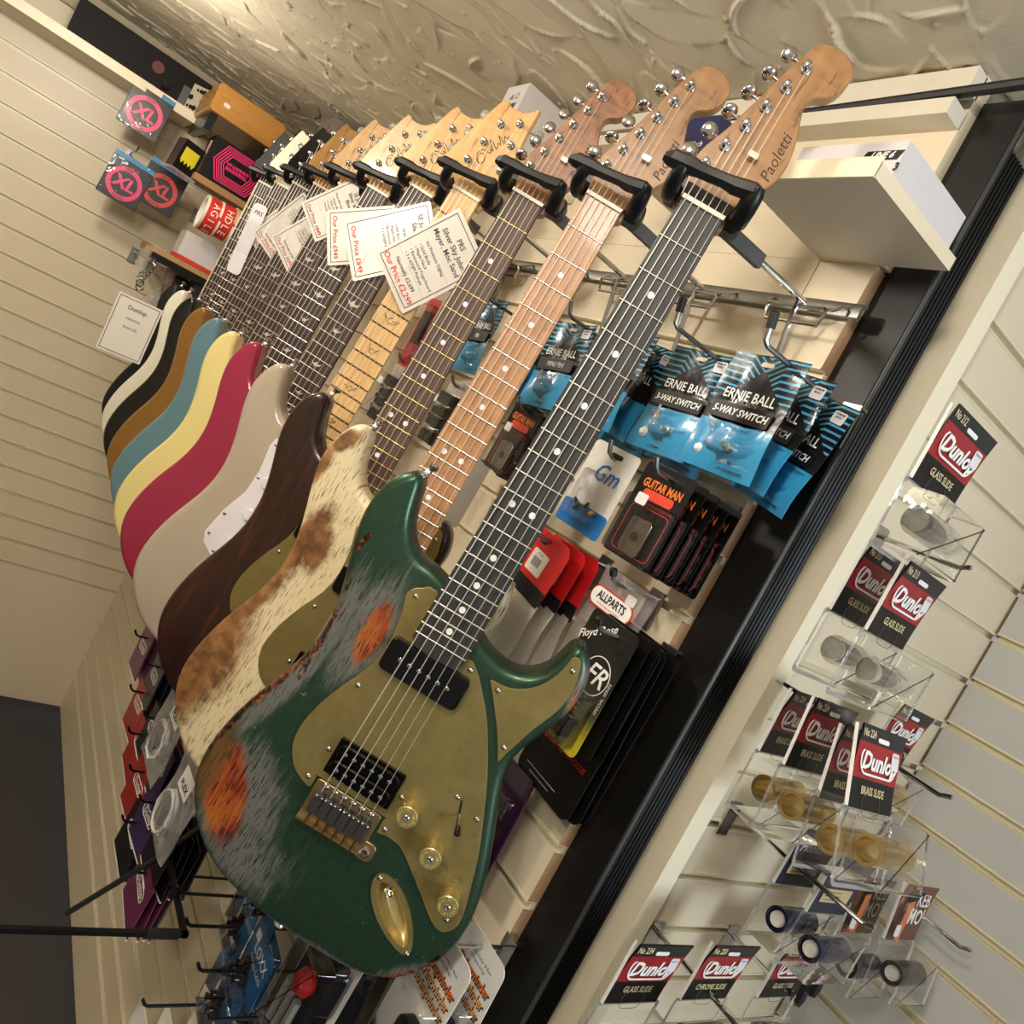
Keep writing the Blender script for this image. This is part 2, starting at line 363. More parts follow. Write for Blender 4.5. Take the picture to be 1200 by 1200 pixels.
# ---- aluminium hanging rail let into the top groove
prof = [(-.001, .0085), (-.0085, .0062), (-.0105, -.001), (-.0095, -.0095), (-.0065, -.0105), (-.0075, -.002), (-.005, .002), (-.001, .0035)]
def extr_y(prof, y0, y1):
    mb = MB(); n = len(prof); vs = [(p[0], y, p[1]) for y in (y0, y1) for p in prof]
    return mb.add(vs, [tuple(range(n)), tuple(range(2*n-1, n-1, -1))]+[(q, q+n, (q+1) % n+n, (q+1) % n) for q in range(n)])
rail = extr_y(prof, .548, EY-.02).build('hanging_rail', P('satin_aluminium', (150, 150, 146), .32, 1, var=.06), None, (WX, 0, EYE+.297))
tag(rail, 'satin aluminium rail along the wall carrying all the guitar hangers', 'rail')
# =================================================================== GUITARS
from mathutils.geometry import tessellate_polygon
SC = .648; GYAW = math.radians(38); GTILT = -.025
def fy(n): return SC*2**(-n/12)
NUTS = [(.443, .572, .269, -.0535), (.448, .735, .277, -.0616), (.446, .896, .281, -.0622), (.440, 1.058, .283, -.082), (.438, 1.218, .288, -.092), (.431, 1.387, .284, -.070),
        (.431, 1.556, .290, -.062), (.431, 1.726, .294, -.055), (.430, 1.895, .299, -.05), (.430, 2.064, .303, -.04), (.429, 2.234, .308, -.02)]
def gmat(i):
    x, y, z, c = NUTS[i]; b = GTILT; a = GYAW
    n = Vector((-math.sin(a)*math.cos(b), -math.cos(a)*math.cos(b), math.sin(b))); xr = Vector((math.cos(a), -math.sin(a), 0)); yy = n.cross(xr)
    X = xr*math.cos(c)+yy*math.sin(c); Y = -xr*math.sin(c)+yy*math.cos(c)
    m = Matrix((X, Y, n)).transposed().to_4x4(); m.translation = Vector((x, y, z+EYE))-Y*SC; return m
GM = [gmat(i) for i in range(11)]
def on_guitar(i, px, py, z=0):
    """picture point -> local (x, y) on the fretboard plane of guitar i"""
    m = GM[i]; n = m.col[2].to_3d(); o = m.translation-Vector((0, 0, EYE))+n*z; r = pray(px, py); p = r*(o.dot(n)/r.dot(n))+Vector((0, 0, EYE))
    q = m.inverted() @ p; return (q.x, q.y)
BODY = [(-.030, .2400), (-.0443, .2378), (-.0577, .2382), (-.0703, .2434), (-.0801, .2535), (-.0870, .2669), (-.0918, .2832), (-.0942, .2996), (-.0969, .3085), (-.1025, .3125), (-.1113, .3111), (-.1203, .3020), (-.1276, .2871), (-.1315, .2708), (-.1325, .2559), (-.1308, .2378), (-.1270, .2226), (-.1215, .2048), (-.1150, .1818), (-.1100, .1610), (-.1075, .1354), (-.1085, .1114), (-.1160, .0799), (-.1270, .0540), (-.1370, .0299), (-.1470, -.0055), (-.1515, -.0371), (-.1500, -.0623), (-.1420, -.0860), (-.1250, -.1110), (-.1043, -.1300), (-.0801, -.1440), (-.0538, -.1515), (-.0311, -.1553), (-.0038, -.1586), (.0212, -.1600), (.0501, -.1608), (.0732, -.1605), (.0936, -.1580), (.1122, -.1533), (.1277, -.1456), (.1400, -.1347), (.1511, -.1225), (.1595, -.1084), (.1651, -.0906), (.1681, -.0728), (.1678, -.0534), (.1647, -.0315), (.1589, -.0073), (.1522, .0120), (.1458, .0283), (.1325, .0605), (.1244, .0806), (.1175, .1005), (.1160, .1124), (.1183, .1267), (.1253, .1463), (.1334, .1647), (.1388, .1816), (.1418, .1983), (.1417, .2142), (.1377, .2299), (.1303, .2428), (.1222, .2495), (.1144, .2505), (.1084, .2460), (.1055, .2365), (.1041, .2265), (.1001, .2142), (.0937, .2044), (.0839, .1968), (.0736, .1928), (.0595, .1921), (.0464, .1954), (.0355, .2004), (.030, .2023)]
GUARD = [(-.030, .2230), (-.0449, .2176), (-.0493, .2149), (-.0543, .2070), (-.0521, .1970), (-.0479, .1817), (-.0449, .1517), (-.0501, .1223), (-.0625, .0947), (-.0736, .0642), (-.0786, .0374), (-.0761, .0157), (-.0639, -.0030), (-.0478, -.0111), (-.0395, -.0121), (-.0395, .0), (-.0363, .0022), (.0350, .0022), (.0395, -.0), (.0399, -.0156), (.0478, -.0140), (.0614, -.0145), (.0722, -.0187), (.0898, -.0320), (.1114, -.0485), (.1301, -.0636), (.1429, -.0687), (.1519, -.0638), (.1565, -.0521), (.1532, -.0328), (.1441, -.0027), (.1354, .0234), (.1215, .0551), (.1070, .0861), (.0915, .1137), (.0747, .1403), (.0584, .1597), (.0453, .1736), (.0365, .1804), (.0305, .1825), (0, .185)]
GUARD2 = [(.0574, .1758), (.0672, .1770), (.0784, .1791), (.0906, .1858), (.1005, .1959), (.1073, .2083), (.1115, .2223), (.1132, .2350), (.1173, .2388), (.1224, .2371), (.1266, .2269), (.1309, .2085), (.1298, .1919), (.1254, .1756), (.1171, .1543), (.1123, .1364), (.1079, .1217), (.1052, .1100), (.0997, .1185), (.0884, .1361), (.0758, .1529), (.0638, .1680)]
PGUARD = [(-.028, .205), (-.05, .215), (-.0575, .212), (-.0598, .2), (-.054, .16), (-.0556, .1225), (-.07, .081), (-.078, .039), (-.0716, .0236), (-.054, .0126), (-.038, .0129), (.038, .0129), (.06, -.008), (.09, -.035), (.12, -.06), (.14, -.068), (.152, -.06), (.155, -.04), (.14, .01), (.12, .06), (.105, .10), (.108, .13), (.125, .18), (.127, .215), (.118, .235), (.110, .225), (.10, .205), (.075, .185), (.045, .187), (.03, .19), (.028, .168), (-.028, .168)]
HEAD = [(-.0225, .640), (-.0235, .655), (-.0265, .674), (-.0298, .6949), (-.0178, .7248), (-.0116, .7478), (-.0042, .7713), (.0, .7876), (.0057, .8050), (.0101, .8185), (.0160, .8261), (.0264, .8300), (.0397, .8287), (.0512, .8210), (.0548, .8110), (.0530, .7994), (.0465, .7896), (.0371, .7844), (.0318, .7782), (.0322, .7685), (.0378, .7539), (.0417, .7421), (.0451, .7277), (.0456, .7119), (.0430, .7016), (.0365, .690), (.0285, .673), (.0235, .655), (.0225, .640)]
PHEAD = [(-.0225, .640), (-.0235, .652), (-.030, .662), (-.043, .669), (-.0535, .676), (-.0566, .6856), (-.0502, .7119), (-.0408, .7418), (-.0341, .7647), (-.0241, .7900), (-.0117, .7851), (.0051, .7867), (.0160, .7930), (.0250, .8020), (.0262, .7704), (.0281, .7509), (.0294, .7379), (.0316, .7013), (.0300, .685), (.0260, .670), (.0235, .655), (.0225, .640)]
JACK_C, JACK_A = Vector((.0965, -.0795)), math.atan2(-.1054+.0553, .1267-.0682)
def boat(L, W, sh=.004, n=28):
    o = []
    for i in range(n):
        t = 2*math.pi*i/n; x = L*math.cos(t); y = W*math.copysign(abs(math.sin(t))**1.15, math.sin(t))*(1-.18*math.cos(t)); o.append((x, y))
    c, s = math.cos(JACK_A), math.sin(JACK_A); return [(JACK_C.x+x*c-y*s, JACK_C.y+x*s+y*c) for x, y in o]
OUT = spline(ccw(smooth_pts(BODY, 1)), 2)
def body_mesh(name, hole=None, r=.0105, z1=-.012, z0=-.057):
    rings = []; 
    for k in range(6): a = k/5*math.pi/2; rings.append((inset(OUT, r*(1-math.sin(a))), z1-r*(1-math.cos(a))))
    for k in range(5): a = k/4*math.pi/2; rings.append((inset(OUT, r*(1-math.cos(a))), z0+r*(1-math.sin(a))))
    n = len(OUT); vs = [(x, y, z) for l, z in rings for x, y in l]; fs = []
    for i in range(len(rings)-1):
        for q in range(n): fs.append((i*n+(q+1) % n, i*n+q, (i+1)*n+q, (i+1)*n+(q+1) % n))
    lo = (len(rings)-1)*n
    def face(loops, ids, up):
        for t in tessellate_polygon([[Vector((x, y, 0)) for x, y in l] for l in loops]):
            t = [ids[j] for j in t]; a, b, c = [Vector(vs[j]) for j in t]
            fs.append(tuple(t) if ((b-a).cross(c-a).z > 0) == up else tuple(t[::-1]))
    face([rings[-1][0]], list(range(lo, lo+n)), False)
    if hole is None: face([rings[0][0]], list(range(n)), True)
    else:
        h = len(vs); vs += [(x, y, z1) for x, y in hole]; vs += [(x, y, z1-.02) for x, y in hole]; k = len(hole)
        idx = list(range(n))+list(range(h, h+k))
        face([rings[0][0], hole], idx, True)
        for q in range(k): fs.append((h+q, h+(q+1) % k, h+k+(q+1) % k, h+k+q))
    mb = MB(); mb.add(vs, fs); return mb.mesh(name, 40)
# ---------------- finishes
def green_relic():
    t = NT('worn_green_metallic_paint'); grain = t.noise(1, 3, t.map((640, 50, 1), (0, 0, -.06)), .6, .2); pores = t.step(grain, .555, .625)
    blot = t.noise(34, 5, None, .65); fine = t.noise(120, 4); streak = t.noise(1, 4, t.map((190, 22, 1), (0, 0, -.10)), .65)
    st2 = t.noise(1, 3, t.map((520, 16, 1), (0, 0, -.06)), .7)
    nz = t.math('ADD', t.math('MULTIPLY', blot, .30), t.math('ADD', t.math('MULTIPLY', streak, .35), t.math('MULTIPLY', st2, .35)))
    green = t.mix(t.noise(900, 1), srgb(30, 55, 42), srgb(60, 88, 66)); col = green
    grey = t.math('MAXIMUM', t.ell(-.066, .150, .027, .060, 0, .35, nz, 1.5), t.ell(-.096, -.070, .044, .070, .45, .35, nz, 1.5))
    grey = t.math('MAXIMUM', grey, t.ell(-.112, .062, .010, .085, -.28, .45, nz, 1.7)); grey = t.math('MAXIMUM', grey, t.ell(.137, .205, .0055, .040, .12, .4, nz, 1.4))
    grey = t.math('MAXIMUM', grey, t.ell(-.098, .155, .012, .045, .1, .5, nz, 1.9)); grey = t.math('MAXIMUM', grey, t.ell(-.060, -.115, .040, .030, .3, .6, nz, 2.2))
    grey = t.math('MAXIMUM', grey, t.ell(.140, -.128, .036, .010, .80, .4, nz, 1.5)); grey = t.math('MAXIMUM', grey, t.ell(.03, -.157, .085, .005, 0, .5, nz, 1.8))
    col = t.mix(t.math('MULTIPLY', grey, .9), col, t.mix(fine, srgb(78, 77, 72), srgb(108, 105, 97)))
    orn = t.math('MAXIMUM', t.ell(-.0635, .154, .0115, .033, 0, .2, nz, .7), t.ell(-.111, -.064, .023, .054, .45, .2, nz, .65))
    orn = t.math('MAXIMUM', orn, t.ell(.132, -.138, .018, .006, .70, .3, nz, 1.1)); orn = t.math('MAXIMUM', orn, t.ell(.1385, .192, .0025, .02, .2, .4, nz, 1.4))
    oc = t.ramp(t.math('ADD', t.math('MULTIPLY', st2, .35), t.math('ADD', t.math('MULTIPLY', streak, .25), t.math('MULTIPLY', t.noise(24, 2), .42))), [(.38, srgb(62, 18, 9)), (.46, srgb(112, 34, 12)), (.53, srgb(148, 70, 20)), (.63, srgb(152, 94, 36))])
    col = t.mix(orn, col, oc)
    brown = t.math('MULTIPLY', t.ell(-.1385, -.045, .014, .052, .03, .35, nz, .8), .9); col = t.mix(brown, col, srgb(92, 66, 30))
    for a in ((-.1040, .118, .0030, .040, .02), (-.1215, .060, .0034, .050, -.33), (-.1405, .004, .0034, .038, -.2), (-.100, -.132, .030, .004, -.62), (-.117, .225, .003, .012, -.2), (-.108, .18, .002, .008, 0), (.157, -.100, .004, .024, -.55), (.1285, -.1425, .022, .005, .65)):
        chip = t.ell(a[0], a[1], a[2], a[3], a[4], .25, t.noise(85, 4), 1.9); col = t.mix(chip, col, t.ramp(t.noise(190, 2), [(.44, srgb(18, 13, 10)), (.56, srgb(104, 44, 24)), (.70, srgb(160, 98, 56))]))
    col = t.mix(t.math('MULTIPLY', pores, t.math('ADD', t.math('MULTIPLY', t.math('MAXIMUM', grey, orn), .62), .33)), col, (.008, .007, .005))
    dings = t.step(t.noise(130, 1), .78, .80); col = t.mix(dings, col, srgb(120, 110, 80))
    t.bump(t.math('SUBTRACT', t.math('MULTIPLY', grain, -.3), t.math('MULTIPLY', grey, .2)), .35, .0006)
    bare = t.math('MAXIMUM', grey, orn)
    return t.fin(col, t.math('ADD', t.math('MULTIPLY', bare, .15), .33), t.math('MULTIPLY', t.math('SUBTRACT', 1.0, bare), .6), .12)
def cream_relic():
    t = NT('worn_cream_paint_over_ash'); grain = t.noise(1, 3, t.map((600, 44, 1), (0, 0, -.06)), .6, .2); pores = t.step(grain, .565, .635); nz = t.noise(30, 6, None, .7)
    streak = t.noise(1, 4, t.map((160, 26, 1)), .65); nz = t.math('ADD', t.math('MULTIPLY', nz, .6), t.math('MULTIPLY', streak, .4))
    base = t.mix(t.noise(8, 3), srgb(212, 194, 152), srgb(226, 212, 174)); col = t.mix(t.math('MULTIPLY', pores, .8), base, srgb(60, 44, 26))
    w = t.ell(-.146, -.02, .052, .115, -.08, .3, nz, .75)
    for a in ((-.104, .150, .017, .060, -.25), (-.085, .165, .018, .032, .3), (-.125, .06, .020, .075, -.32), (-.115, .285, .010, .022, -.6), (-.13, .23, .010, .05, -.15)): w = t.math('MAXIMUM', w, t.ell(*a, .3, nz, .95))
    br = t.ramp(t.noise(60, 5), [(.35, srgb(92, 60, 28)), (.65, srgb(146, 102, 56))]); col = t.mix(w, col, br)
    t.bump(t.math('MULTIPLY', grain, -.4), .3, .0005); return t.fin(col, t.math('ADD', .38, t.math('MULTIPLY', w, .12)), 0, .1)
def walnut():
    t = NT('dark_walnut_stain'); g = t.noise(1, 5, t.map((70, 5, 1), (0, 0, -.12)), .65, .8); c = t.ramp(g, [(.3, srgb(17, 8, 5)), (.55, srgb(46, 20, 10)), (.75, srgb(84, 42, 20))])
    c = t.mix(t.step(t.noise(1, 2, t.map((600, 24, 1))), .6, .68), c, srgb(16, 7, 4)); return t.fin(c, .28, 0, .3)
def gloss(name, rgb, metal=0): return P(name, rgb, .16, metal, .5, var=.015, scale=4)
def brass_guard():
    t = NT('aged_brass'); n = t.noise(26, 5, None, .65); m = t.noise(90, 3); sp = t.step(t.noise(48, 2, None, .5, 1.2), .66, .72)
    c = t.mix(n, srgb(132, 115, 64), srgb(162, 146, 90)); c = t.mix(t.math('MULTIPLY', m, .45), c, srgb(88, 76, 44)); c = t.mix(t.math('MULTIPLY', sp, .35), c, srgb(86, 72, 38))
    return t.fin(c, t.math('ADD', .34, t.math('MULTIPLY', n, .2)), .55)
GUARDB = brass_guard(); AGEDB = P('aged_bridge_brass', (150, 128, 88), .38, .8, var=.25, scale=60); KNOBB = P('brass_knob', (212, 192, 132), .28, .85, var=.15, scale=80)
GRAPH = P('graphite_saddle', (46, 44, 42), .45); PUBLK = P('pickup_black', (6, 6, 7), .14, spec=.3); SCREW = P('screw_steel', (196, 194, 188), .2, 1); WPLAS = P('white_plastic', (222, 216, 222), .3); CPLAS = P('cream_plastic', (218, 200, 160), .35)
EBONY = wood('ebony', (24, 22, 21), (58, 54, 51), .5, 160, 6); ROAST = wood('roasted_maple', (150, 102, 62), (190, 140, 94), .4, 80, 5, .1, .2); ROASTH = wood('roasted_maple_head', (130, 92, 54), (166, 122, 76), .38, 60, 6, .12, .22)
ROSE = wood('rosewood', (56, 38, 28), (104, 76, 58), .55, 150, 5); ROSED = wood('dark_rosewood', (34, 24, 20), (72, 48, 38), .5, 150, 5); MAPLE = wood('pale_maple', (206, 160, 98), (228, 190, 132), .35, 110, 3, .2); MAPLEH = wood('maple_head', (196, 150, 90), (222, 180, 118), .33, 50, 4, .25, .15)
FRETM = P('fret_wire', (212, 210, 200), .22, 1); FRETG = P('gold_fret_wire', (206, 186, 120), .25, 1); FRETD = P('dark_fret_wire', (90, 84, 70), .3, 1)
# ---------------- shared meshes
ME = {}
def unit_fret():
    mb = MB(); pr = [(-.0012, 0), (-.0009, .0008), (0, .0011), (.0009, .0008), (.0012, 0)]; n = 5; vs = [(x, y, z) for x in (-.5, .5) for y, z in pr]
    return mb.add(vs, [(0, 1, 2, 3, 4), (9, 8, 7, 6, 5)]+[(q, q+5, (q+1) % 5+5, (q+1) % 5) for q in range(5)]).mesh('fret', 60)
ME['fret'] = unit_fret(); ME['dot'] = MB().lathe([(.0033, -.0006), (.0033, .00035), (0, .00035)], 14).mesh('inlay', 30)
BIRD = [(-.011, .0035), (-.007, .0012), (-.003, .0005), (-.001, .0035), (.001, .006), (.0018, .003), (.003, .0012), (.008, .003), (.0115, .006), (.009, .000), (.005, -.002), (.002, -.0025), (.0008, -.0058), (-.0015, -.003), (-.005, -.0018)]
BIRD2 = [(-.008, .006), (-.005, .0008), (-.0015, -.0005), (-.001, .003), (.001, .0005), (.004, .001), (.0085, .0055), (.0065, -.0005), (.003, -.003), (.0035, -.0065), (.0005, -.0042), (-.003, -.0055), (-.0025, -.0025), (-.006, .0005)]
ME['bird'] = MB().prism(ccw(BIRD), -.0004, .0004).mesh('inlay', 0); ME['bird2'] = MB().prism(ccw(BIRD2), -.0004, .0004).mesh('inlay', 0)
def outline_mesh(p): return MB().tube([(x, y, .0002) for x, y in p], .00035, 4, closed=True).mesh('inlay', 60)
ME['birdo'] = outline_mesh(BIRD); ME['birdo2'] = outline_mesh(BIRD2)
ME['screw'] = MB().lathe([(.0029, 0), (.0026, .0009), (.0016, .0016), (0, .0018)], 10).box((0, 0, .0017), (.0028, .0006, .0006)).mesh('screw', 60)
ME['pole'] = MB().lathe([(.0024, 0), (.0024, .0007), (.0018, .001), (0, .001)], 10).mesh('pole_piece', 40)
ME['post'] = MB().lathe([(.0052, -.0075), (.0055, -.0062), (.0045, -.0055), (.0031, -.005), (.0028, .0), (.0034, .0012), (.0032, .0036), (.0022, .0042), (0, .0042)], 14).mesh('tuner', 40)
ME['button'] = MB().lathe([(0, -.0036), (.004, -.0033), (.007, -.0018), (.0077, 0), (.007, .0018), (.004, .0033), (0, .0036)], 14).mesh('tuner_button', 80)
ME['shaft'] = MB().lathe([(.0016, 0), (.0016, .012)], 8).mesh('tuner_shaft', 40)
ME['strap'] = MB().lathe([(.0052, -.002), (.0052, 0), (.0030, .0025), (.0028, .007), (.006, .0105), (.0062, .0125), (.0035, .0145), (0, .015)], 14).mesh('strap_button', 40)
BM = body_mesh('body'); BMH = body_mesh('body', boat(.0355, .0125)[::1])
def neck_mesh():
    vs = []; rows = [(.650, .0215, .0215), (.60, .022, .021), (.40, .0245, .022), (.262, .0265, .0235), (.240, .0275, .0265), (.180, .028, .0265)]; n = 9
    for y, hw, d in rows:
        for k in range(n): a = math.pi*k/(n-1); vs.append((-hw*math.cos(a)*(1 if d < .026 else 1), y, -.0058-(d-.0058)*abs(math.sin(a))**(.75 if d < .026 else .35)))
    fs = [(i*n+k, i*n+k+1, (i+1)*n+k+1, (i+1)*n+k) for i in range(len(rows)-1) for k in range(n-1)]
    fs += [tuple(range(n))[::-1], tuple((len(rows)-1)*n+k for k in range(n))]; fs += [(i*n, (i+1)*n, (i+1)*n+n-1, i*n+n-1) for i in range(len(rows)-1)]
    return MB().add(vs, fs).mesh('neck', 50)
ME['neck'] = neck_mesh()
def fw(y): return .056+(.0425-.056)*(y-fy(22))/(SC-fy(22))
YE = fy(22)-.012
ME['board'] = MB().prism(ccw([(-.02125, SC), (-fw(YE+.006)/2, YE+.006), (-fw(YE)/2+.006, YE-.002), (0, YE-.0035), (fw(YE)/2-.006, YE-.002), (fw(YE+.006)/2, YE+.006), (.02125, SC)]), -.0058, 0, .0008).mesh('fretboard', 30)
ME['head'] = MB().prism(ccw(smooth_pts(spline(HEAD, 3), 1)), -.027, -.0115, .0012).mesh('headstock', 40)
ME['phead'] = MB().prism(ccw(spline(PHEAD, 2)), -.0265, -.0115, .0012).mesh('headstock', 40)
ME['slope'] = MB().add([(-.0215, .650, -.001), (.0215, .650, -.001), (.0238, .668, -.0113), (-.0238, .668, -.0113), (-.0215, .646, -.012), (.0215, .646, -.012)], [(0, 1, 2, 3), (0, 3, 4), (1, 5, 2), (4, 5, 1, 0), (3, 2, 5, 4)]).mesh('nut_slope', 0)
ME['nut'] = MB().box((0, .6505, -.002), (.0430, .0050, .0085), top=(1, .8)).mesh('nut', 0)
def string_mesh(k, posts):
    r = (.00062, .00054, .00047, .0004, .00033, .00028)[k]; xb = -.0262+k*.01048; xn = -.0175+k*.0070; p = posts[k]
    return MB().tube([(xb, -.003, .0045), (xb, .0005, .0088), (xn, .6505, .0024), (p[0]+.002, p[1], -.0055)], r, 5, cap=False).mesh('string', 60)
POSTS = [(-.0193, .687), (-.0125, .7099), (-.0056, .7329), (.0010, .7555), (.0080, .7782), (.0145, .8005)]
PPOSTS = [(-.0264, .6932), (-.0191, .7251), (-.0114, .7570), (.0115, .7709), (.0163, .7398), (.0218, .7021)]
STR = [string_mesh(k, POSTS) for k in range(6)]; PSTR = [string_mesh(k, PPOSTS) for k in range(6)]
def rot_to(v): return Vector((0, 0, 1)).rotation_difference(Vector(v)).to_euler()
def base_guitar(i, name, label, cat_group, body_mat, board_mat, neck_mat, head_mat, fret_mat, head, posts, strs, but_mat, inlay, hole=False):
    g = empty(name, GM[i]); tag(g, label, 'guitar', cat_group)
    link('body', BMH if hole else BM, body_mat, g); link('neck', ME['neck'], neck_mat, g)
    fb = link('fretboard', ME['board'], board_mat, g)
    for n in range(1, 23):
        f = link('fret', ME['fret'], fret_mat, fb, (0, fy(n), 0)); f.scale = (fw(fy(n))-.0005, 1, 1)
    for n in (3, 5, 7, 9, 12, 15, 17, 19, 21):
        y = (fy(n)+fy(n-1))/2
        if inlay[0] == 'dot':
            for dx in ((-.011, .011) if n == 12 else (0,)): link('inlay', ME['dot'], inlay[1], fb, (dx, y, 0))
        else:
            o = link('inlay', ME[(inlay[0]+'2') if n in (5, 9, 17) else inlay[0]], inlay[1], fb, (0, y, .0002), (0, 0, random.uniform(-.3, .3))); s = min(1.25, max(.55, (fy(n-1)-fy(n))/.021*.9)); o.scale = (s, s, 1)
    link('headstock', head, head_mat, g); link('nut_slope', ME['slope'], board_mat if board_mat in (EBONY,) else head_mat, g); link('nut', ME['nut'], IVORY, g)
    for k in range(6): link('string', strs[k], NICKEL, g)
    for k, (x, y) in enumerate(posts):
        tn = link('tuner', ME['post'], CHROME, g, (x, y, -.0045), (0, 0, random.uniform(0, 3)))
        tn.rotation_euler = (0, 0, 0); side = -1 if (head is ME['head'] or k < 3) else 1
        if head is ME['head']: d = Vector((-.0172, .0082, -.0155))
        else: d = Vector((side*.026, .002, -.0155))
        e = d.normalized(); q = (Vector((side, .18, 0))).normalized()
        b = link('tuner_button', ME['button'], but_mat, tn, d+q*.002); a = random.choice((.25, -.3, .5, -.1, 1.2)); b.rotation_euler = (a*.6, a*.5, 0)
        sh_ = link('tuner_shaft', ME['shaft'], CHROME, tn, d-q*.012, rot_to(q))
    link('strap_button', ME['strap'], CHROME, g, (-.1005, .3115, -.034), rot_to((.35, 1, 0)))
    link('strap_button', ME['strap'], CHROME, g, (.004, -.1575, -.034), rot_to((0, -1, 0)))
    return g
def screws(parent, pts, z, mat=SCREW): 
    for x, y in pts: link('screw', ME['screw'], mat, parent, (x, y, z), (0, 0, random.uniform(0, 3)))
ME['saddle'] = MB().prism(rrect(.0098, .021, .0012, 2), 0, .0085, .0008).mesh('saddle', 30)
ME['knob'] = MB().lathe([(.0105, 0), (.0105, .014), (.0112, .0146), (.0112, .0172), (.0104, .0180), (0, .0180)], 28).mesh('knob', 30)
ME['knobcap'] = MB().lathe([(.0030, 0), (.0030, .0004), (.0022, .0009), (0, .0006)], 14).mesh('primer', 40)
def stamp_mesh():
    mb = MB()
    for k in range(17):
        a = k/17*2*math.pi; m = Matrix.Rotation(a, 3, 'Z'); mb.box(m @ Vector((0, .0075, .0002)), (.0006 if k % 3 else .0014, .0024, .0006), m)
        if k % 2: mb.box(m @ Vector((.0008, .0084, .0002)), (.0014, .0006, .0006), m)
    return mb.mesh('stamped_ring', 0)
ME['stamp'] = stamp_mesh()
def hardware_italian(g):
    gp = plate(g, 'pickguard', spline(GUARD, 2), -.0122, -.0096, GUARDB, .0006)
    screws(gp, [(-.0452, .2082), (-.0496, .1026), (-.0465, -.0031), (-.0425, .0317), (.0453, -.0084), (.0430, .0290), (.1170, .0500), (.0363, .1741), (.1434, -.0541)], -.0096)
    g2 = plate(g, 'horn_plate', spline(GUARD2, 2), -.0122, -.0096, GUARDB, .0006); screws(g2, [(.0692, .1712), (.1027, .1258), (.1200, .2253)], -.0096)
    pu = plate(g, 'neck_pickup', rrect(.086, .0345, .0055, 4, 0, .1495), -.0098, .0005, PUBLK, .0015)
    for k in range(6): link('pole_piece', ME['pole'], CHROME, pu, (-.0262+k*.01048, .1495, .0005))
    for dx in (-.0157, .0157): link('pole_piece', ME['pole'], CHROME, pu, (dx, .1490, .0003))
    hb = plate(g, 'bridge_pickup', rrect(.0735, .0385, .0008, 1, 0, .0315), -.0098, -.0050, PUBLK)
    for yc in (.0405, .0222):
        bo = plate(g, 'bobbin', rrect(.0690, .0172, .0080, 5, 0, yc), -.0052, .0008, PUBLK, .0016)
        for k in range(6): link('pole_piece', ME['pole'], CHROME, bo, (-.0250+k*.0100, yc, .0008))
    br = plate(g, 'bridge', rrect(.0735, .0440, .0035, 3, 0, -.0205), -.0122, -.0085, AGEDB, .0008)
    MB().box((0, -.0415, -.0075), (.0735, .0028, .0090)).build('back_lip', AGEDB, br, smooth=0)
    MB().prism(rrect(.0185, .0200, .006, 4, .0400, -.0380), -.0120, -.0082, .0008).build('arm_lug', AGEDB, br)
    MB().lathe([(.0052, 0), (.0052, .002), (.0034, .0026), (.0032, -.001), (0, -.001)], 16, (.0400, -.0385, -.0082)).build('arm_socket', CHROME, br)
    for k in range(6):
        x = -.0262+k*.01048; link('saddle', ME['saddle'], GRAPH, br, (x, -.0185, -.0078)); link('bridge_screw', ME['screw'], CHROME, br, (x, -.0020, -.0085)).scale = (1.25, 1.25, 1.2)
        link('saddle_screw', ME['pole'], CHROME, br, (x-.003, -.0100, .0007)).scale = (.5, .5, 1); link('saddle_screw', ME['pole'], CHROME, br, (x+.003, -.0100, .0007)).scale = (.5, .5, 1)
        MB().tube([(x, -.0292, -.0035), (x, -.0470, -.0035)], .0011, 6).build('intonation_screw', BRASSM, br)
    for x, y in ((.0564, .0225), (.0964, -.0006), (.1346, -.0322)):
        kb = link('knob', ME['knob'], KNOBB, g, (x, y, -.0097)); link('primer', ME['knobcap'], CHROME, kb, (0, 0, .0180)); link('stamped_ring', ME['stamp'], P('knob_stamping', (240, 220, 150), .3, .8), kb, (0, 0, .0180))
    sw = MB().box((.1000, .0445, -.0094), (.0022, .0300, .0006), Matrix.Rotation(.35, 3, 'Z')).build('switch', BLACKI, g)
    MB().tube([(.0990, .0465, -.012), (.1035, .0400, .000)], .0010, 8).build('lever', CHROME, sw); MB().tube([(.1035, .0400, 0), (.1042, .0388, .0022), (.1060, .0355, .0085), (.1064, .0348, .0098)], [.0014, .0030, .0036, .0018], 10).build('lever_tip', BLACKG, sw); screws(sw, [(.0895, .0590)], -.0096)
    # jack plate with recessed cup
    o, h = boat(.0440, .0172), boat(.0355, .0125); n = len(o); fl = boat(.0300, .0092)
    jp = MB().ring(o, h, -.0122, -.0092).build('jack_plate', GUARDB, g)
    vs = []
    ca, sa = math.cos(JACK_A), math.sin(JACK_A)
    for l, dz in ((h, 0), (boat(.0335, .0112), .45), (fl, .85), (boat(.020, .005), 1.0)):
        for x, y in l:
            u = ((x-JACK_C.x)*ca+(y-JACK_C.y)*sa)/.0355; vs.append((x, y, -.0100-dz*(.0165-.0075*u)))
    fs = [(i*n+q, i*n+(q+1) % n, (i+1)*n+(q+1) % n, (i+1)*n+q) for i in range(3) for q in range(n)]+[tuple(3*n+q for q in range(n))]
    MB().add(vs, fs).build('jack_cup', KNOBB, jp, smooth=70)
    p0 = JACK_C+Vector((ca, sa))*-.021; MB().lathe([(.0058, 0), (.0058, .003), (.0040, .0034), (.0036, .007), (.0026, .007), (.0026, .001), (0, .001)], 14, (p0.x, p0.y, -.0215), rot_to((ca, sa, .8)).to_matrix()).build('jack_socket', CHROME, jp)
    screws(jp, [(.0660, -.0535), (.1280, -.1065)], -.0092)
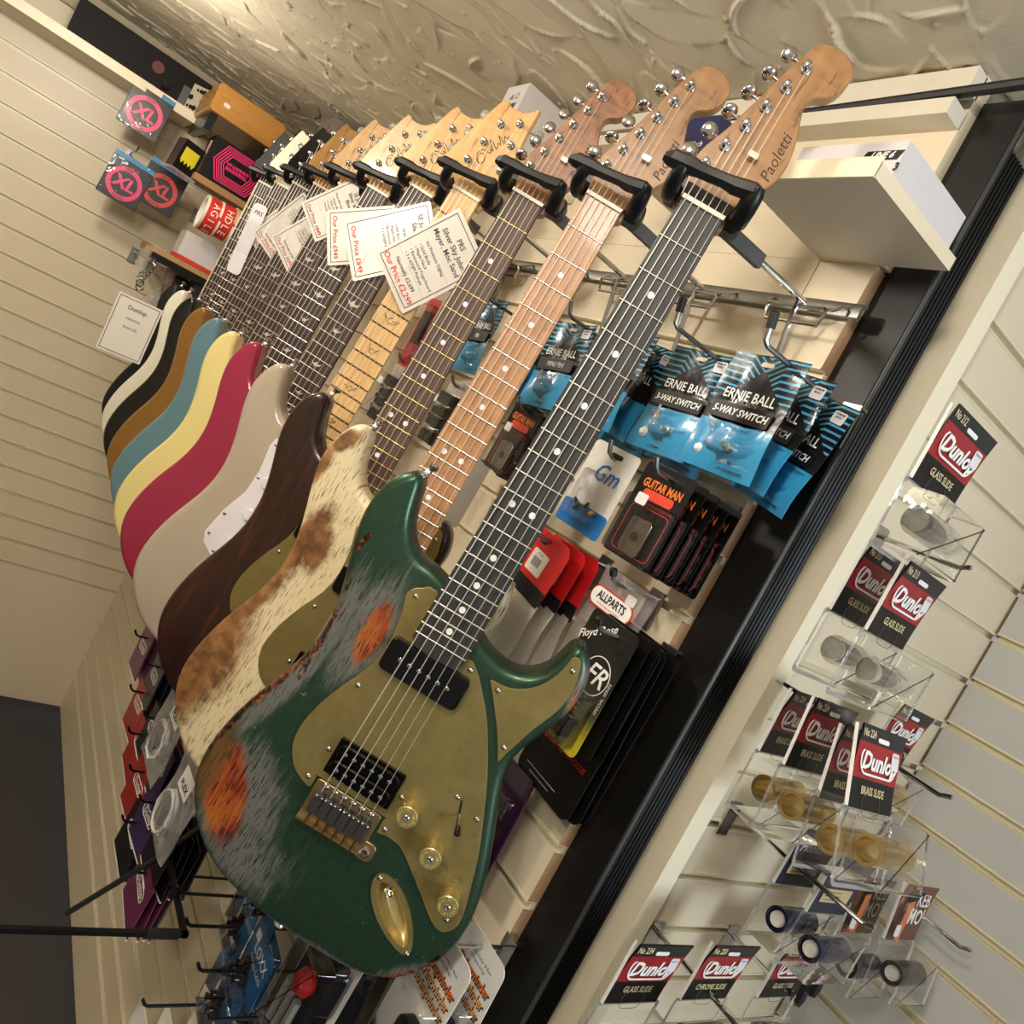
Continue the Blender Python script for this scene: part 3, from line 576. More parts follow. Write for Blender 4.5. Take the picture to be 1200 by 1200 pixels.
    MB().lathe([(.0035, 0), (.0035, .006), (.0020, .007), (0, .007)], 10, (.0141, .7125, -.0115)).box((.0141, .7125, -.0045), (.0095, .0055, .0014)).build('string_tree', CHROME, g)
    text(g, 'Paoletti', .0345, .7000, .0145, P('burnt_logo', (58, 34, 26), .6), -.0113, 'LEFT', 1.62, .25, .004); text(g, 'GUITARS', .0325, .7530, .0042, P('burnt_logo', (58, 34, 26), .6), -.0113, 'LEFT', 1.72)
def hardware_plain(g, i, guard=WPLAS, knob=WPLAS):
    gp = plate(g, 'pickguard', PGUARD if i == 3 else [(max(x, -.046), y) for x, y in PGUARD], -.0122, -.0098, guard, .0005); screws(gp, [(max(x, -.072 if i == 3 else -.040), y) for x, y in ((-.052, .205), (-.050, .150), (-.066, .077), (-.071, .040), (-.052, .020))]+[(.137, -.06), (.145, -.035), (.125, .03), (.118, .22), (.1, .11)], -.0098)
    for y, a in ((.150, 0), (.096, 0), (.040, -.17)):
        pu = MB().prism(rrect(.083, .0175, .0085, 5), 0, .0070, .001).build('pickup', knob, g, (0, y, -.0098), (0, 0, a))
        for k in range(6): link('pole_piece', ME['pole'], CHROME, pu, (-.0262+k*.01048, 0, .007))
    br = plate(g, 'bridge', rrect(.080, .042, .002, 2, 0, -.0195), -.0122, -.0090, CHROME, .0006)
    for k in range(6): link('saddle', ME['saddle'], CHROME, br, (-.0262+k*.01048, -.0185, -.0088))
    for x, y in ((.0664, .0200), (.1000, -.0030), (.1320, -.0330)): MB().lathe([(.0120, 0), (.0118, .004), (.0085, .006), (.0080, .013), (.0065, .0145), (0, .0145)], 20).build('knob', knob, g, (x, y, -.0098))
    jp = MB().prism(boat(.042, .0165), -.0122, -.0095, .0006).build('jack_plate', CHROME, g)
INK = P('signature_ink', (40, 28, 20), .6)
def signature(g):
    p = [(-.034, -.004), (-.030, .004), (-.024, .008), (-.020, .002), (-.024, -.005), (-.031, -.005), (-.033, .002), (-.026, .010), (-.017, .009), (-.013, .001), (-.010, -.002), (-.008, .003), (-.006, -.002), (-.003, .010), (0, .014), (.001, .008), (-.001, -.002), (.003, .0), (.006, .004), (.008, -.001), (.011, .005), (.013, .012), (.014, .004), (.013, -.002), (.017, .002), (.020, .006), (.021, .0), (.025, .003)]
    p = spline(p, 3, False); c, s = math.cos(1.16), math.sin(1.16)
    MB().tube([(-.001+x*.95*c-y*.95*s, .727+x*.95*s+y*.95*c, -.0112) for x, y in p], .00045, 4).build('signature', INK, g)
GI = 'bullet-knob guitars hung nearest the camera'; GP = 'bird-inlay guitars hung along the rail'
g1 = base_guitar(0, 'electric_guitar', 'worn green electric guitar with brass plates and black fretboard, nearest of the row', 'guitars hanging along the wall', green_relic(), EBONY, ROAST, ROASTH, FRETM, ME['head'], POSTS, STR, CHROME, ('dot', PEARL), True)
hardware_italian(g1)
g2 = base_guitar(1, 'electric_guitar', 'worn cream electric guitar showing brown wood, with roasted maple neck', 'guitars hanging along the wall', cream_relic(), ROAST, ROAST, ROASTH, FRETM, ME['head'], POSTS, STR, CHROME, ('dot', PEARL), True)
hardware_italian(g2)
g3 = base_guitar(2, 'electric_guitar', 'dark walnut-stained electric guitar with brass guard and dotted rosewood neck', 'guitars hanging along the wall', walnut(), ROSE, ROAST, wood('figured_head', (112, 70, 44), (158, 108, 72), .36, 40, 9, .12, .45), FRETG, ME['head'], POSTS, STR, CHROME, ('dot', WHITE), True)
hardware_italian(g3)
BUT = P('pearl_tuner_button', (150, 146, 138), .3); SHELL = P('bird_pearl', (214, 206, 196), .22, .2, var=.15, scale=400)
rows = [('greyish sand electric guitar with white pickguard and pale maple neck', gloss('sand_paint', (170, 156, 138)), MAPLE, MAPLE, MAPLEH, FRETD, ('birdo', BLACKI)),
        ('raspberry red electric guitar with dark bird-inlaid neck', gloss('raspberry_paint', (146, 34, 64)), ROSED, MAPLE, MAPLEH, FRETM, ('bird', SHELL)),
        ('pale yellow electric guitar hanging beside the raspberry one', gloss('yellow_paint', (226, 210, 138)), ROSED, MAPLE, MAPLEH, FRETM, ('bird', SHELL)),
        ('teal blue electric guitar hanging beside the yellow one', gloss('teal_paint', (94, 130, 142)), ROSED, MAPLE, MAPLEH, FRETM, ('bird', SHELL)),
        ('golden brown electric guitar with matching gold headstock', gloss('gold_brown_paint', (136, 94, 34)), ROSED, MAPLE, wood('gold_head', (150, 104, 44), (182, 136, 64), .33, 50, 4, .25), FRETM, ('bird', SHELL)),
        ('glossy black electric guitar with black headstock beside the golden brown one', gloss('black_gloss_paint', (8, 8, 9)), ROSED, MAPLE, BLACKG, FRETM, ('bird', SHELL)),
        ('ivory white electric guitar with white headstock', gloss('ivory_paint', (226, 222, 200)), ROSED, MAPLE, gloss('ivory_head', (222, 216, 192)), FRETM, ('bird', SHELL)),
        ('matt black electric guitar with cream-bound neck, farthest of the row', P('matt_black_paint', (20, 19, 19), .5), ROSED, MAPLE, P('charcoal_head', (40, 37, 34), .5, spec=.3), FRETM, ('bird', SHELL))]
for k, (lab, bm, bo, nk, hd, fm, inl) in enumerate(rows):
    i = 3+k; g = base_guitar(i, 'electric_guitar', lab, 'guitars hanging along the wall', bm, bo, nk, hd, fm, ME['phead'], PPOSTS, PSTR, BUT if k < 4 else CHROME, inl)
    hardware_plain(g, i, WPLAS if k in (0, 3, 5) else CPLAS if k != 7 else BLACKP, WPLAS if k != 7 else BLACKP)
    if k < 5: signature(g)
    if k == 7: MB().add([(sx*hw_, y, z) for sx in (-1, 1) for hw_, y in ((.0212, SC), (fw(YE+.006)/2, YE+.006)) for z in (-.0055, .0006)], [(0, 1, 3, 2), (4, 6, 7, 5)]).build('binding', CPLAS, g)
    if k == 7:
        for sx in (-1, 1): MB().tube([(sx*.0218, SC, -.002), (sx*(fw(YE+.006)/2+.0004), YE+.006, -.002)], .0022, 6).build('binding', CPLAS, g)

# ---------------- hangers
YBLK = P('hanger_black', (20, 20, 21), .42, var=.3, scale=90, bump=.12); TICK = P('hanger_plate_grey', (92, 92, 92), .42, .4)
def hanger(i):
    m = GM[i]; hook = Vector((WX-.012, NUTS[i][1]+.041, EYE+.2915)); h = empty('guitar_hanger', Matrix.Translation(hook))
    w = lambda x, y, z: (m @ Vector((x, y, z)))-hook
    mb = MB(); secs = [(-.0515, .664, .5, .6), (-.045, .6655, 1.0, 1.0), (-.0265, .6675, 1.0, 1.0), (-.018, .668, .82, .8), (.006, .671, .82, .8), (.015, .6715, 1.0, 1.0), (.030, .6745, 1.05, 1.1), (.0375, .676, .6, .7)]
    hexa = [(-.0062, -.006), (-.0078, .001), (-.003, .0078), (.004, .0070), (.0085, .0005), (.0055, -.006)]; n = 6
    vs = [w(x, y+a*k1, .0215+b*k2) for x, y, k1, k2 in secs for a, b in hexa]; fs = [(s*n+q, s*n+(q+1) % n, (s+1)*n+(q+1) % n, (s+1)*n+q) for s in range(len(secs)-1) for q in range(n)]+[tuple(range(n))[::-1], tuple((len(secs)-1)*n+q for q in range(n))]
    mb.add(vs, fs).build('front_bar', YBLK, h, smooth=20)
    for x0, y0, s in ((-.0330, .6655, .9), (.0325, .676, 1.1)):
        MB().tube([w(x0, y0+.004, .024), w(x0, y0-.002, .021), w(x0*1.02, y0-.014, .013), w(x0*1.0, y0-.020*s, .002), w(x0, y0-.017, -.012), w(x0*.97, y0-.004, -.030), w(x0*.9, y0, -.040)], [.0055*s, .0080*s, .0082*s, .0085*s, .0080*s, .0075, .006], 12).build('arm', BLACKP, h, smooth=60)
    MB().prism(rrect(.082, .026, .008, 4), -.013, .013, .003).build('yoke_block', YBLK, h, w(0, .668, -.048), m.to_3x3().to_euler())
    a = Vector(w(.004, .668, -.058)); b = Vector((-.004, 0, .001)); mid = lambda t: a.lerp(b, t)
    MB().tube([a, mid(.97), b+Vector((-.002, 0, -.004))], .0036, 10).build('rod', CHROME, h)
    d = (b-a).normalized(); ax = d; up = Vector((0, 0, 1)); sd = ax.cross(up).normalized(); up = sd.cross(ax)
    R_ = Matrix((ax, sd, up)).transposed(); MB().box(mid(.35), (.058, .0075, .0150), R_, ).build('label_plate', TICK, h, smooth=0)
    MB().tube([(.003, -.052, .006), (-.004, -.050, .002), (-.012, -.044, -.006), (-.014, 0, -.0075), (-.012, .044, -.006), (-.004, .050, .002), (.003, .052, .006)], .0021, 8).build('wire_loop', CHROME, h)
    MB().tube([(-.0165, -.038, -.0075), (-.0165, .038, -.0075), (-.0150, .040, -.012), (-.0130, .036, -.0255), (-.0130, -.036, -.0255), (-.0150, -.040, -.012)], .0021, 8, closed=True).build('wire_loop', CHROME, h)
    MB().tube([(-.017, 0, -.002), (-.014, 0, -.022), (.006, 0, -.118)], .0030, 8).build('brace_rod', CHROME, h)
    return h
HN = ['holding the green guitar', 'holding the worn cream guitar', 'holding the walnut guitar', 'holding the sand guitar', 'holding the raspberry guitar', 'holding the yellow guitar', 'holding the teal guitar', 'holding the golden brown guitar', 'holding the glossy black guitar', 'holding the ivory guitar', 'holding the matt black guitar']
for i in range(11): tag(hanger(i), 'black locking yoke hanger on chrome rod '+HN[i], 'hanger', 'guitar hangers on the rail')
# =================================================================== PRICE CARDS tucked into the strings
PAPER = P('laminated_paper', (236, 230, 220), .22, coat=.5, var=.01); GREYLINE = P('grey_rule', (168, 162, 160), .5); TEXTK = P('print_black', (38, 36, 52), .5); GLAM = film('lamination', fac=.0, rough=.05, wav=.05)
def price_card(gi, A, D, C, label, lines, price, bullets, was=None, side=None, slope=.10, x0=-.007):
    """A: corner at the start of the heading, A->B reads along the text, A->D runs down the card (picture points)"""
    a, d, c = [Vector(on_guitar(gi, *p, .004)) for p in (A, D, C)]; w_ = (c-d).length; h_ = (a-d).length; ang = math.atan2((c-d).y, (c-d).x)
    ctr = (a+c)/2; zz = .0035+(SC-ctr.y)/SC*.007
    m = GM[gi] @ Matrix.Translation((ctr.x, ctr.y, zz+(ctr.x-x0)*slope)) @ Matrix.Rotation(-math.atan(slope), 4, 'Y') @ Matrix.Rotation(ang, 4, 'Z')
    r = empty('price_card', m); tag(r, label, 'price card', 'price cards tucked into the guitar strings')
    plate(r, 'card', rrect(w_, h_, .003, 2), -.0002, .0002, PAPER); plate(r, 'lamination', rrect(w_+.008, h_+.008, .004, 2), .0003, .0005, GLAM)
    iw, ih = w_-.010, h_-.012; MB().ring(rrect(iw, ih, .0002, 1), rrect(iw-.0022, ih-.0022, .0002, 1), .0004, .0007).build('printed_border', TEXTK, r, smooth=0)
    s = w_/.096; y = h_/2-.020*s
    for k, l in enumerate(lines): text(r, l, 0, y, .0108*s, TEXTK, .0008, bold=.012); y -= .0115*s
    if side: y -= .006*s; text(r, side, 0, y, .0066*s, TEXTK, .0008); y -= .010*s
    MB().box((0, y+.012*s, .0006), (iw-.004, .0003, .0002)).build('rule', GREYLINE, r, smooth=0)
    for b in bullets: text(r, '\u2022 '+b, -w_*.30, y, .0066*s, TEXTK, .0008, 'LEFT'); y -= .0075*s
    MB().box((0, -h_/2+.036*s, .0006), (iw-.004, .0003, .0002)).build('rule', GREYLINE, r, smooth=0)
    if was: text(r, 'Normally '+was, 0, -h_/2+.0265*s, .0080*s, TEXTK, .0008, bold=.006)
    text(r, 'Our Price '+price, 0, -h_/2+.0150*s, .0118*s, REDI, .0008, bold=.014)
BL = ['Solid Body', 'Maple Neck', 'Rosewood Fingerboard', '3 x 635JM Pickups']
price_card(3, (538, 241), (439, 297), (473, 371), 'white price card with red price on the maple neck of the sand guitar', ['PRS', 'Silver Sky John', 'Mayer, Moc Sand'], '\u00a32,299', BL, '\u00a32,699', 'Inc Premium Gigbag', x0=-.008)
price_card(4, (504, 232), (401, 262), (414, 334), 'price card on the raspberry guitar neck catching bright glare', ['SE John Mayer', 'Silver Sky'], '\u00a3849', BL, None, 'With gigbag')
price_card(5, (463, 232), (383, 255), (385, 321), 'price card on the yellow guitar neck reading 949', ['SE Silver', 'Sky'], '\u00a3949', BL)
price_card(6, (421, 208), (351, 235), (369, 283), 'price card on the teal guitar neck reading 849', ['SE John', 'Silver Sky', 'Blue'], '\u00a3849', ['Poplar Body', 'Maple Neck', 'Rosewood Finger', 'Multiply Guard'], None, 'More affordable signature')
price_card(7, (370, 245), (317.5, 279), (339, 322.5), 'price card on the golden brown guitar neck reading 699', ['SE', 'Gold'], '\u00a3699', BL, '\u00a3799')
price_card(8, (357, 226), (295, 271), (320, 307.5), 'price card on the glossy black guitar neck, slid below another card', ['SE CE', '24'], '\u00a3799', BL, '\u00a3899')
price_card(9, (350, 228), (287, 272), (306, 300), 'price card on the ivory guitar neck, mostly hidden by another card', ['SE', 'Standard'], '\u00a3699', BL)
# long paper hang tag on the farthest neck
p0, p1 = [Vector(on_guitar(9, *p, .012)) for p in ((307, 240), (272, 320))]; dv = p1-p0; L_ = dv.length
r = empty('hang_tag', GM[9] @ Matrix.Translation((*((p0+p1)/2), .012)) @ Matrix.Rotation(math.atan2(dv.y, dv.x)+math.pi/2, 4, 'Z')); tag(r, 'long narrow white paper hang tag with rounded top on the ivory guitar neck', 'hang tag')
plate(r, 'tag', rrect(.036, L_, .010, 4), -.0002, .0002, P('tag_paper', (216, 212, 216), .4)); text(r, 'PRS', 0, L_/2-.022, .014, TEXTK, .0005, shear=.2, bold=.01)
for k in range(16): text(r, 'solid maple neck and body', 0, L_/2-.045-k*.0052, .0036, GREYLINE, .0005)

# =================================================================== PEGS
def peg(loc, facing, L, mat=CHROME, cap=None, tip=.018, label=None, group=None, plate_=True, r=.0027):
    h = empty('display_peg', frame(loc, facing)); tag(h, label, 'peg', group)
    if plate_: MB().box((0, -.012, .002), (.022, .045, .003)).box((0, .0105, -.003), (.022, .003, .012)).build('back_plate', mat, h, smooth=0)
    MB().tube([(0, 0, .001), (0, 0, L), (0, .003, L+.006), (0, tip*.85, L+.012)], r, 8).build('prong', mat, h)
    if cap: MB().tube([(0, tip*.45, L+.0085), (0, tip*.9, L+.0125), (0, tip*.95, L+.0127)], [r*1.6, r*1.7, r*.9], 10).build('end_cap', cap, h)
    return h
# =================================================================== BLUE SWITCH BAGS
def eb_mat():
    t = NT('blue_black_bag_print'); x, y, z = t.xyz()
    ax = t.math('ABSOLUTE', x); v = t.math('ADD', t.math('MULTIPLY', y, -1), t.math('MULTIPLY', t.math('MINIMUM', ax, .022), .62)); fr = t.math('FRACT', t.math('MULTIPLY', v, 150)); st = t.math('LESS_THAN', fr, .33)
    st = t.math('MULTIPLY', st, t.math('GREATER_THAN', t.math('ADD', y, t.math('MULTIPLY', ax, .85)), .046))
    st = t.math('MULTIPLY', st, t.math('LESS_THAN', t.math('ABSOLUTE', y), .0605))
    top = t.math('GREATER_THAN', y, -.0115); blue = t.mix(t.noise(40, 2), srgb(38, 128, 176), srgb(62, 154, 200))
    c = t.mix(top, blue, t.mix(t.noise(60, 2), srgb(20, 20, 22), srgb(30, 30, 33))); c = t.mix(st, c, srgb(74, 160, 200)); t.bump(t.noise(24, 3), .35, .006)
    return t.fin(c, .26, 0, .35)
EBM = eb_mat()
def bag_mesh(w, h, puff, nx=10, ny=14, seed=1, name='bag', lowfrac=.5):
    rg = random.Random(seed); vs = []; fs = []
    ph = [rg.uniform(0, 6) for _ in range(6)]
    for s in (1, -1):
        for j in range(ny+1):
            for i in range(nx+1):
                u, v = i/nx*2-1, j/ny*2-1; b = max(0, (1-u*u))*max(0, 1-((v+lowfrac)/.75)**2)
                wv = .0016*math.sin(3*u+ph[0]+2*v)+.0014*math.sin(5*v+ph[1]-u)+.0007*math.sin(9*u+ph[2])+.0035*u*u*math.sin(ph[3])
                vs.append((u*w/2, v*h/2, wv+s*(.0004+puff*b*(1+.15*math.sin(7*u+ph[4])*math.sin(6*v+ph[5])))))
    n = (nx+1)*(ny+1)
    for s in range(2):
        for j in range(ny):
            for i in range(nx):
                a = s*n+j*(nx+1)+i; q = (a, a+1, a+nx+2, a+nx+1); fs.append(q if s == 0 else q[::-1])
    rim = [i for i in range(nx)]+[j*(nx+1)+nx for j in range(ny)]+[ny*(nx+1)+i for i in range(nx, 0, -1)]+[j*(nx+1) for j in range(ny, 0, -1)]
    for k in range(len(rim)): a, b = rim[k], rim[(k+1) % len(rim)]; fs.append((b, a, a+n, b+n))
    return MB().add(vs, fs).mesh(name, 60)
EBB = [bag_mesh(.089, .124, .007, seed=k) for k in range(3)]; EBW = bag_mesh(.070, .036, .006, 8, 6, 9, 'window', 0); STICK = P('price_sticker', (222, 220, 222), .45)
def eb_bag(loc, word, twist, swing, label, seed=0, full=True, group='blue and black switch bags'):
    r = empty('accessory_bag', frame(loc, 'X', twist, swing)); tag(r, label, 'accessory bag', group)
    link('bag', EBB[seed % 3], EBM, r); link('window', EBW, CLEAR, r, (.004, -.0325, .0065))
    text(r, 'ERNIE BALL', 0, .0165, .0142, WHITE, .0062, bold=.012, xs=.86); plate(r, 'name_label', rrect(.072, .0165, .002, 2, 0, -.001), .0071, .0078, P('label_black', (8, 8, 9), .4))
    text(r, word, 0, -.0012, .0100, WHITE, .0081, shear=.18, bold=.022, xs=.92); text(r, 'PREMIUM INSTRUMENT ACCESSORIES', 0, -.0560, .0040, BLACKI, .0050, bold=.01)
    if full:
        MB().prism(rrect(.020, .026, .003, 2, -.012, -.034), .004, .0055).lathe([(.004, 0), (.004, .012), (.0025, .0125), (.0025, .02), (0, .02)], 10, (.010, -.036, .002)).build('switch_part', P('switch_metal', (176, 172, 160), .3, .8), r)
        MB().lathe([(0, -.004), (.005, -.002), (.006, .001), (.003, .005), (0, .006)], 10, (-.026, -.044, .006)).build('switch_tip', WHITE, r)
    st = plate(r, 'price_sticker', rrect(.0165, .0125, .002, 2, .030, .0475), .0035, .0040, STICK); text(st, 'PREMIUM', .030, .0512, .0030, TEXTK, .0043, bold=.02); text(st, 'MUSIC', .030, .0478, .0030, TEXTK, .0043, bold=.02)
    plate(r, 'hang_hole', rrect(.015, .0045, .0022, 3, 0, .0520), .0012, .0034, CREAM)
    return r
def E_(y, z): return Vector((0, y, EYE+z))
ez = .134
PB = 'pegs on the guitar wall'
tip2 = onX(890, 401, .535); tip1 = onX(800, 376, .535)
peg((WX, .505, EYE+.189), 'X', .150, STEEL, RUBBER, .030, 'steel peg through the front switch bag beside the black post', PB); peg((WX, .627, EYE+.189), 'X', .150, STEEL, RUBBER, .030, 'black-tipped steel peg holding the bags second from the black post', PB)
eb_bag((.570, .5270, EYE+.132), '5-WAY SWITCH', .02, .05, 'blue and black five-way switch bag at the front of its peg', 0)
eb_bag((.615, .5290, EYE+.138), '5-WAY SWITCH', -.10, -.08, 'five-way switch bag hanging just behind the front one, peeking out right', 1)
eb_bag((.648, .5210, EYE+.131), '5-WAY SWITCH', -.16, -.10, 'rearmost five-way switch bag beside the black post', 2)
eb_bag((.600, .6440, EYE+.132), '3-WAY SWITCH', .03, .06, 'blue and black three-way switch bag left of the front five-way one', 1)
eb_bag((.640, .6500, EYE+.128), '3-WAY SWITCH', -.05, 0, 'three-way switch bag at the back of its peg', 0)
for k, (y, words) in enumerate(((.765, ('PIN', 'PIN', 'PIN')), (.885, ('MINI PIN', 'MINI PIN')), (1.000, ('PIN', 'PIN')), (1.115, ('PIN',)))):
    peg((WX, y-.012, EYE+.189), 'X', .110, STEEL, None, .02, ['steel peg of blue bags hidden by the black-board neck', 'steel peg of blue bags between the two nearest necks', 'steel peg of blue bags between the second and third necks', 'steel peg of a single blue bag left of the dotted rosewood neck'][k], PB)
    for j, wd in enumerate(words):
        eb_bag((.596+j*.034, y+random.uniform(-.004, .004)+j*.004, EYE+.134+random.uniform(-.006, .006)), wd, random.uniform(-.1, .1), random.uniform(-.1, .1), ['front', 'second', 'rear'][j]+' blue bag '+['behind the black-board neck', 'between the two nearest guitar necks', 'between the roasted maple and rosewood necks', 'left of the rosewood neck'][k], j+k, False)
# =================================================================== CARDED PARTS, second row
WCARD = P('white_card', (224, 222, 218), .35); BLUEC = P('blue_print', (28, 112, 188), .35); BCARD = P('black_card', (13, 12, 12), .35, spec=.3); REDL = P('red_line', (196, 40, 44), .4); ORNG = P('orange_print', (232, 122, 40), .4)
def shell(parent, w, h, d, cy=0, cx=0, r=.006, mat=CLEAR, name='blister'):
    o = ccw(rrect(w, h, r, 3, cx, cy)); i = inset(o, d*.25); n = len(o)
    vs = [(x, y, .0006) for x, y in o]+[(x, y, d*.85) for x, y in inset(o, d*.12)]+[(x, y, d) for x, y in i]; fs = [(k*n+q, k*n+(q+1) % n, (k+1)*n+(q+1) % n, (k+1)*n+q) for k in range(2) for q in range(n)]+[tuple(2*n+q for q in range(n))]
    return MB().add(vs, fs).build(name, mat, parent, smooth=30)
def gm_pack(loc, twist, label, swing=.04):
    r = empty('screw_pack', frame(loc, 'X', twist, swing)); tag(r, label, 'screw pack', 'screw packs')
    plate(r, 'card', rrect(.084, .108, .006, 3), -.0004, .0004, WCARD); plate(r, 'blue_band', rrect(.0838, .030, .005, 3, 0, -.0388), .0004, .0007, BLUEC)
    text(r, 'Gm', .004, .0185, .030, BLUEC, .0009, shear=.25, bold=.012); shell(r, .058, .062, .012, -.012, 0, .008)
    for k in range(7): a = random.uniform(0, 3); x, y = random.uniform(-.018, .018), random.uniform(-.034, -.024); MB().tube([(x, y, .004), (x+.007*math.cos(a), y+.007*math.sin(a), .006)], [.0030, .0014], 7).build('screw', BRASSM if k % 2 else BLACKP, r)
    plate(r, 'price_sticker', rrect(.012, .011, .002, 2, -.012, -.001), .0125, .0128, STICK); plate(r, 'hang_slot', rrect(.022, .006, .003, 3, .004, .044), .0004, .0006, BLACKI)
    return r
gm_pack((.602, .704, EYE+.006), -.03, 'white and blue card of brass screws beside the black fretboard'); peg((WX, .700, EYE+.047), 'X', .085, STEEL, None, .02, 'steel peg holding the white and blue screw card', PB)
gm_pack((.610, .975, EYE-.086), .1, 'white and blue screw card seen nearly edge-on beside the roasted maple neck', -1.0)
JACKP = [(-.014, .019), (.012, .021), (.016, .017), (.016, -.016), (.012, -.021), (-.012, -.019), (-.016, -.014), (-.016, .015)]
def man_card(loc, twist, label, swing=0):
    r = empty('jack_plate_card', frame(loc, 'X', twist, swing)); tag(r, label, 'parts card', 'black carded jack plates')
    plate(r, 'card', rrect(.074, .104, .004, 3), -.0004, .0004, BCARD); MB().ring(rrect(.058, .052, .006, 3, 0, -.020), rrect(.0564, .0504, .0055, 3, 0, -.020), .0004, .0008).build('red_outline', REDL, r)
    text(r, 'GUITAR MAN', 0, .030, .0130, ORNG, .0008, bold=.03, xs=.74); MB().prism(rrect(.046, .010, .004, 3, 0, .0195), .0004, .0007).build('red_flash', P('red_flash', (214, 66, 40), .4), r)
    text(r, 'GUITAR PARTS & ACCESSORIES', 0, .0095, .0042, REDL, .0008, bold=.01); shell(r, .070, .066, .010, -.018, 0, .005)
    MB().prism(ccw([(x, y-.026) for x, y in JACKP]), .003, .0045, .0005).build('jack_plate', CHROME, r); MB().lathe([(.0055, 0), (.0055, .0006), (0, .0006)], 14, (0, -.026, .0045)).build('jack_hole', BLACKI, r)
    plate(r, 'price_sticker', rrect(.016, .012, .002, 2, -.010, .012), .0104, .0107, STICK); return r
for k in range(5): man_card((.575+k*.019, .581-k*.001, EYE+.006-.001*k), -.02+.01*random.uniform(-1, 1), 'black jack plate card with red outline, '+['front of the stack', 'second in the stack', 'third in the stack', 'fourth in the stack', 'rearmost of the stack'][k], .03)
peg((WX, .577, EYE+.049), 'X', .125, STEEL, None, .014, 'steel peg carrying the stack of black jack plate cards', PB)
man_card((.600, .908, EYE+.014), -.05, 'black jack plate card seen between the two nearest necks'); man_card((.600, .830, EYE-.060), -.05, 'black jack plate card half hidden behind the black fretboard'); man_card((.630, .916, EYE+.010), .04, 'black jack plate card tucked behind the one between the necks')
peg((WX, .908, EYE+.058), 'X', .09, STEEL, None, .014, 'steel peg for the jack plate cards between the nearest necks', PB)
TB1, TB2 = onX(516, 492, .60), onX(452, 468, .60)
def tuner_box(loc, twist, label, mat=CLEAR):
    r = empty('tuner_box', frame(loc, 'X', twist, .1)); tag(r, label, 'parts box', 'clear boxes of parts')
    plate(r, 'insert', rrect(.074, .088, .003, 2), -.0004, .0004, BCARD); shell(r, .076, .092, .022, 0, 0, .004); plate(r, 'hang_tab', rrect(.050, .026, .006, 3, 0, .056), -.0004, .0006, CLEARBAG)
    for k in range(3): MB().tube([(-.024, -.02+k*.02, .006), (.010, -.02+k*.02, .010), (.024, -.016+k*.02, .008)], [.005, .004, .003], 8).build('part', BLACKG if k % 2 else CHROME, r)
    plate(r, 'price_sticker', rrect(.018, .012, .002, 2, -.012, .028), .0222, .0225, STICK); return r
tuner_box((.600, TB1.y, TB1.z), -.03, 'clear box of black parts between the roasted and rosewood necks'); tuner_box((.600, TB2.y, TB2.z), -.03, 'clear box of parts between the rosewood and maple necks'); tuner_box((.632, TB2.y+.006, TB2.z+.006), .05, 'clear parts box behind the one beside the maple neck')
for k, (y, lab) in enumerate(((TB1.y, 'steel peg holding the clear box between roasted and rosewood necks'), (TB2.y, 'steel peg holding the clear boxes beside the maple neck'))): peg((WX, y, TB1.z+.060), 'X', .085, STEEL, None, .014, lab, PB)
def red_pack(loc, twist, label, group='red packs'):
    r = empty('red_pack', frame(loc, 'X', twist, 0)); tag(r, label, 'carded pack', group); plate(r, 'card', rrect(.052, .135, .004, 3), -.0004, .0004, P('red_card', (190, 26, 34), .3, coat=.3)); plate(r, 'photo', rrect(.040, .065, .003, 2, 0, .01), .0004, .0008, BCARD); shell(r, .046, .110, .008, 0); return r
red_pack((.600, 1.345, EYE+.110), -.02, 'red carded pack beside the maple neck, nearer the front', 'red packs'); red_pack((.625, 1.310, EYE+.105), .03, 'red carded pack behind the maple neck')
# =================================================================== third row
RCARD = P('red_header', (206, 30, 36), .28, coat=.3); OLIVE = None
def red_tag(loc, twist, swing, label):
    r = empty('header_bag', frame(loc, 'X', twist, swing)); tag(r, label, 'header bag', 'clear bags with red headers')
    plate(r, 'header', ccw([(-.038, -.032), (.038, -.032), (.038, .026), (.030, .034), (-.030, .034), (-.038, .026)]), -.0006, .0006, RCARD); plate(r, 'black_band', rrect(.0758, .020, .0005, 1, 0, -.0355), -.0007, .0007, BLACKI)
    pl = plate(r, 'price_label', rrect(.032, .028, .002, 2, -.004, -.004), .0006, .0009, WHITE)
    for k in range(7): MB().box((-.013+k*.0026, -.004, .0011), (.0006+.0008*(k % 2), .011, .0003)).build('bar', TEXTK, pl, smooth=0)
    text(pl, 'MUSIC', -.004, .0065, .0040, TEXTK, .0011); link('bag', bag_mesh(.080, .125, .006, seed=len(label), lowfrac=.1), FOGBAG, r, (0, -.104, 0)); plate(r, 'hang_hole', rrect(.018, .008, .004, 3, -.014, .022), .0005, .0008, BLACKI); return r
red_tag((.585, .712, EYE-.100), -.12, .04, 'clear bag with red header and barcode label, front of three'); red_tag((.606, .706, EYE-.100), -.06, .02, 'clear bag with red header, middle of three'); red_tag((.628, .703, EYE-.101), 0, 0, 'clear bag with red header, rear of three')
peg((WX, .712, EYE-.074), 'X', .11, STEEL, RUBBER, .014, 'black-tipped peg holding the red header bags', PB)
r = empty('parts_bag', frame((.625, .612, EYE-.135), 'X', -.03, 0)); tag(r, 'clear bag of silver parts with white oval red-rimmed label', 'parts bag')
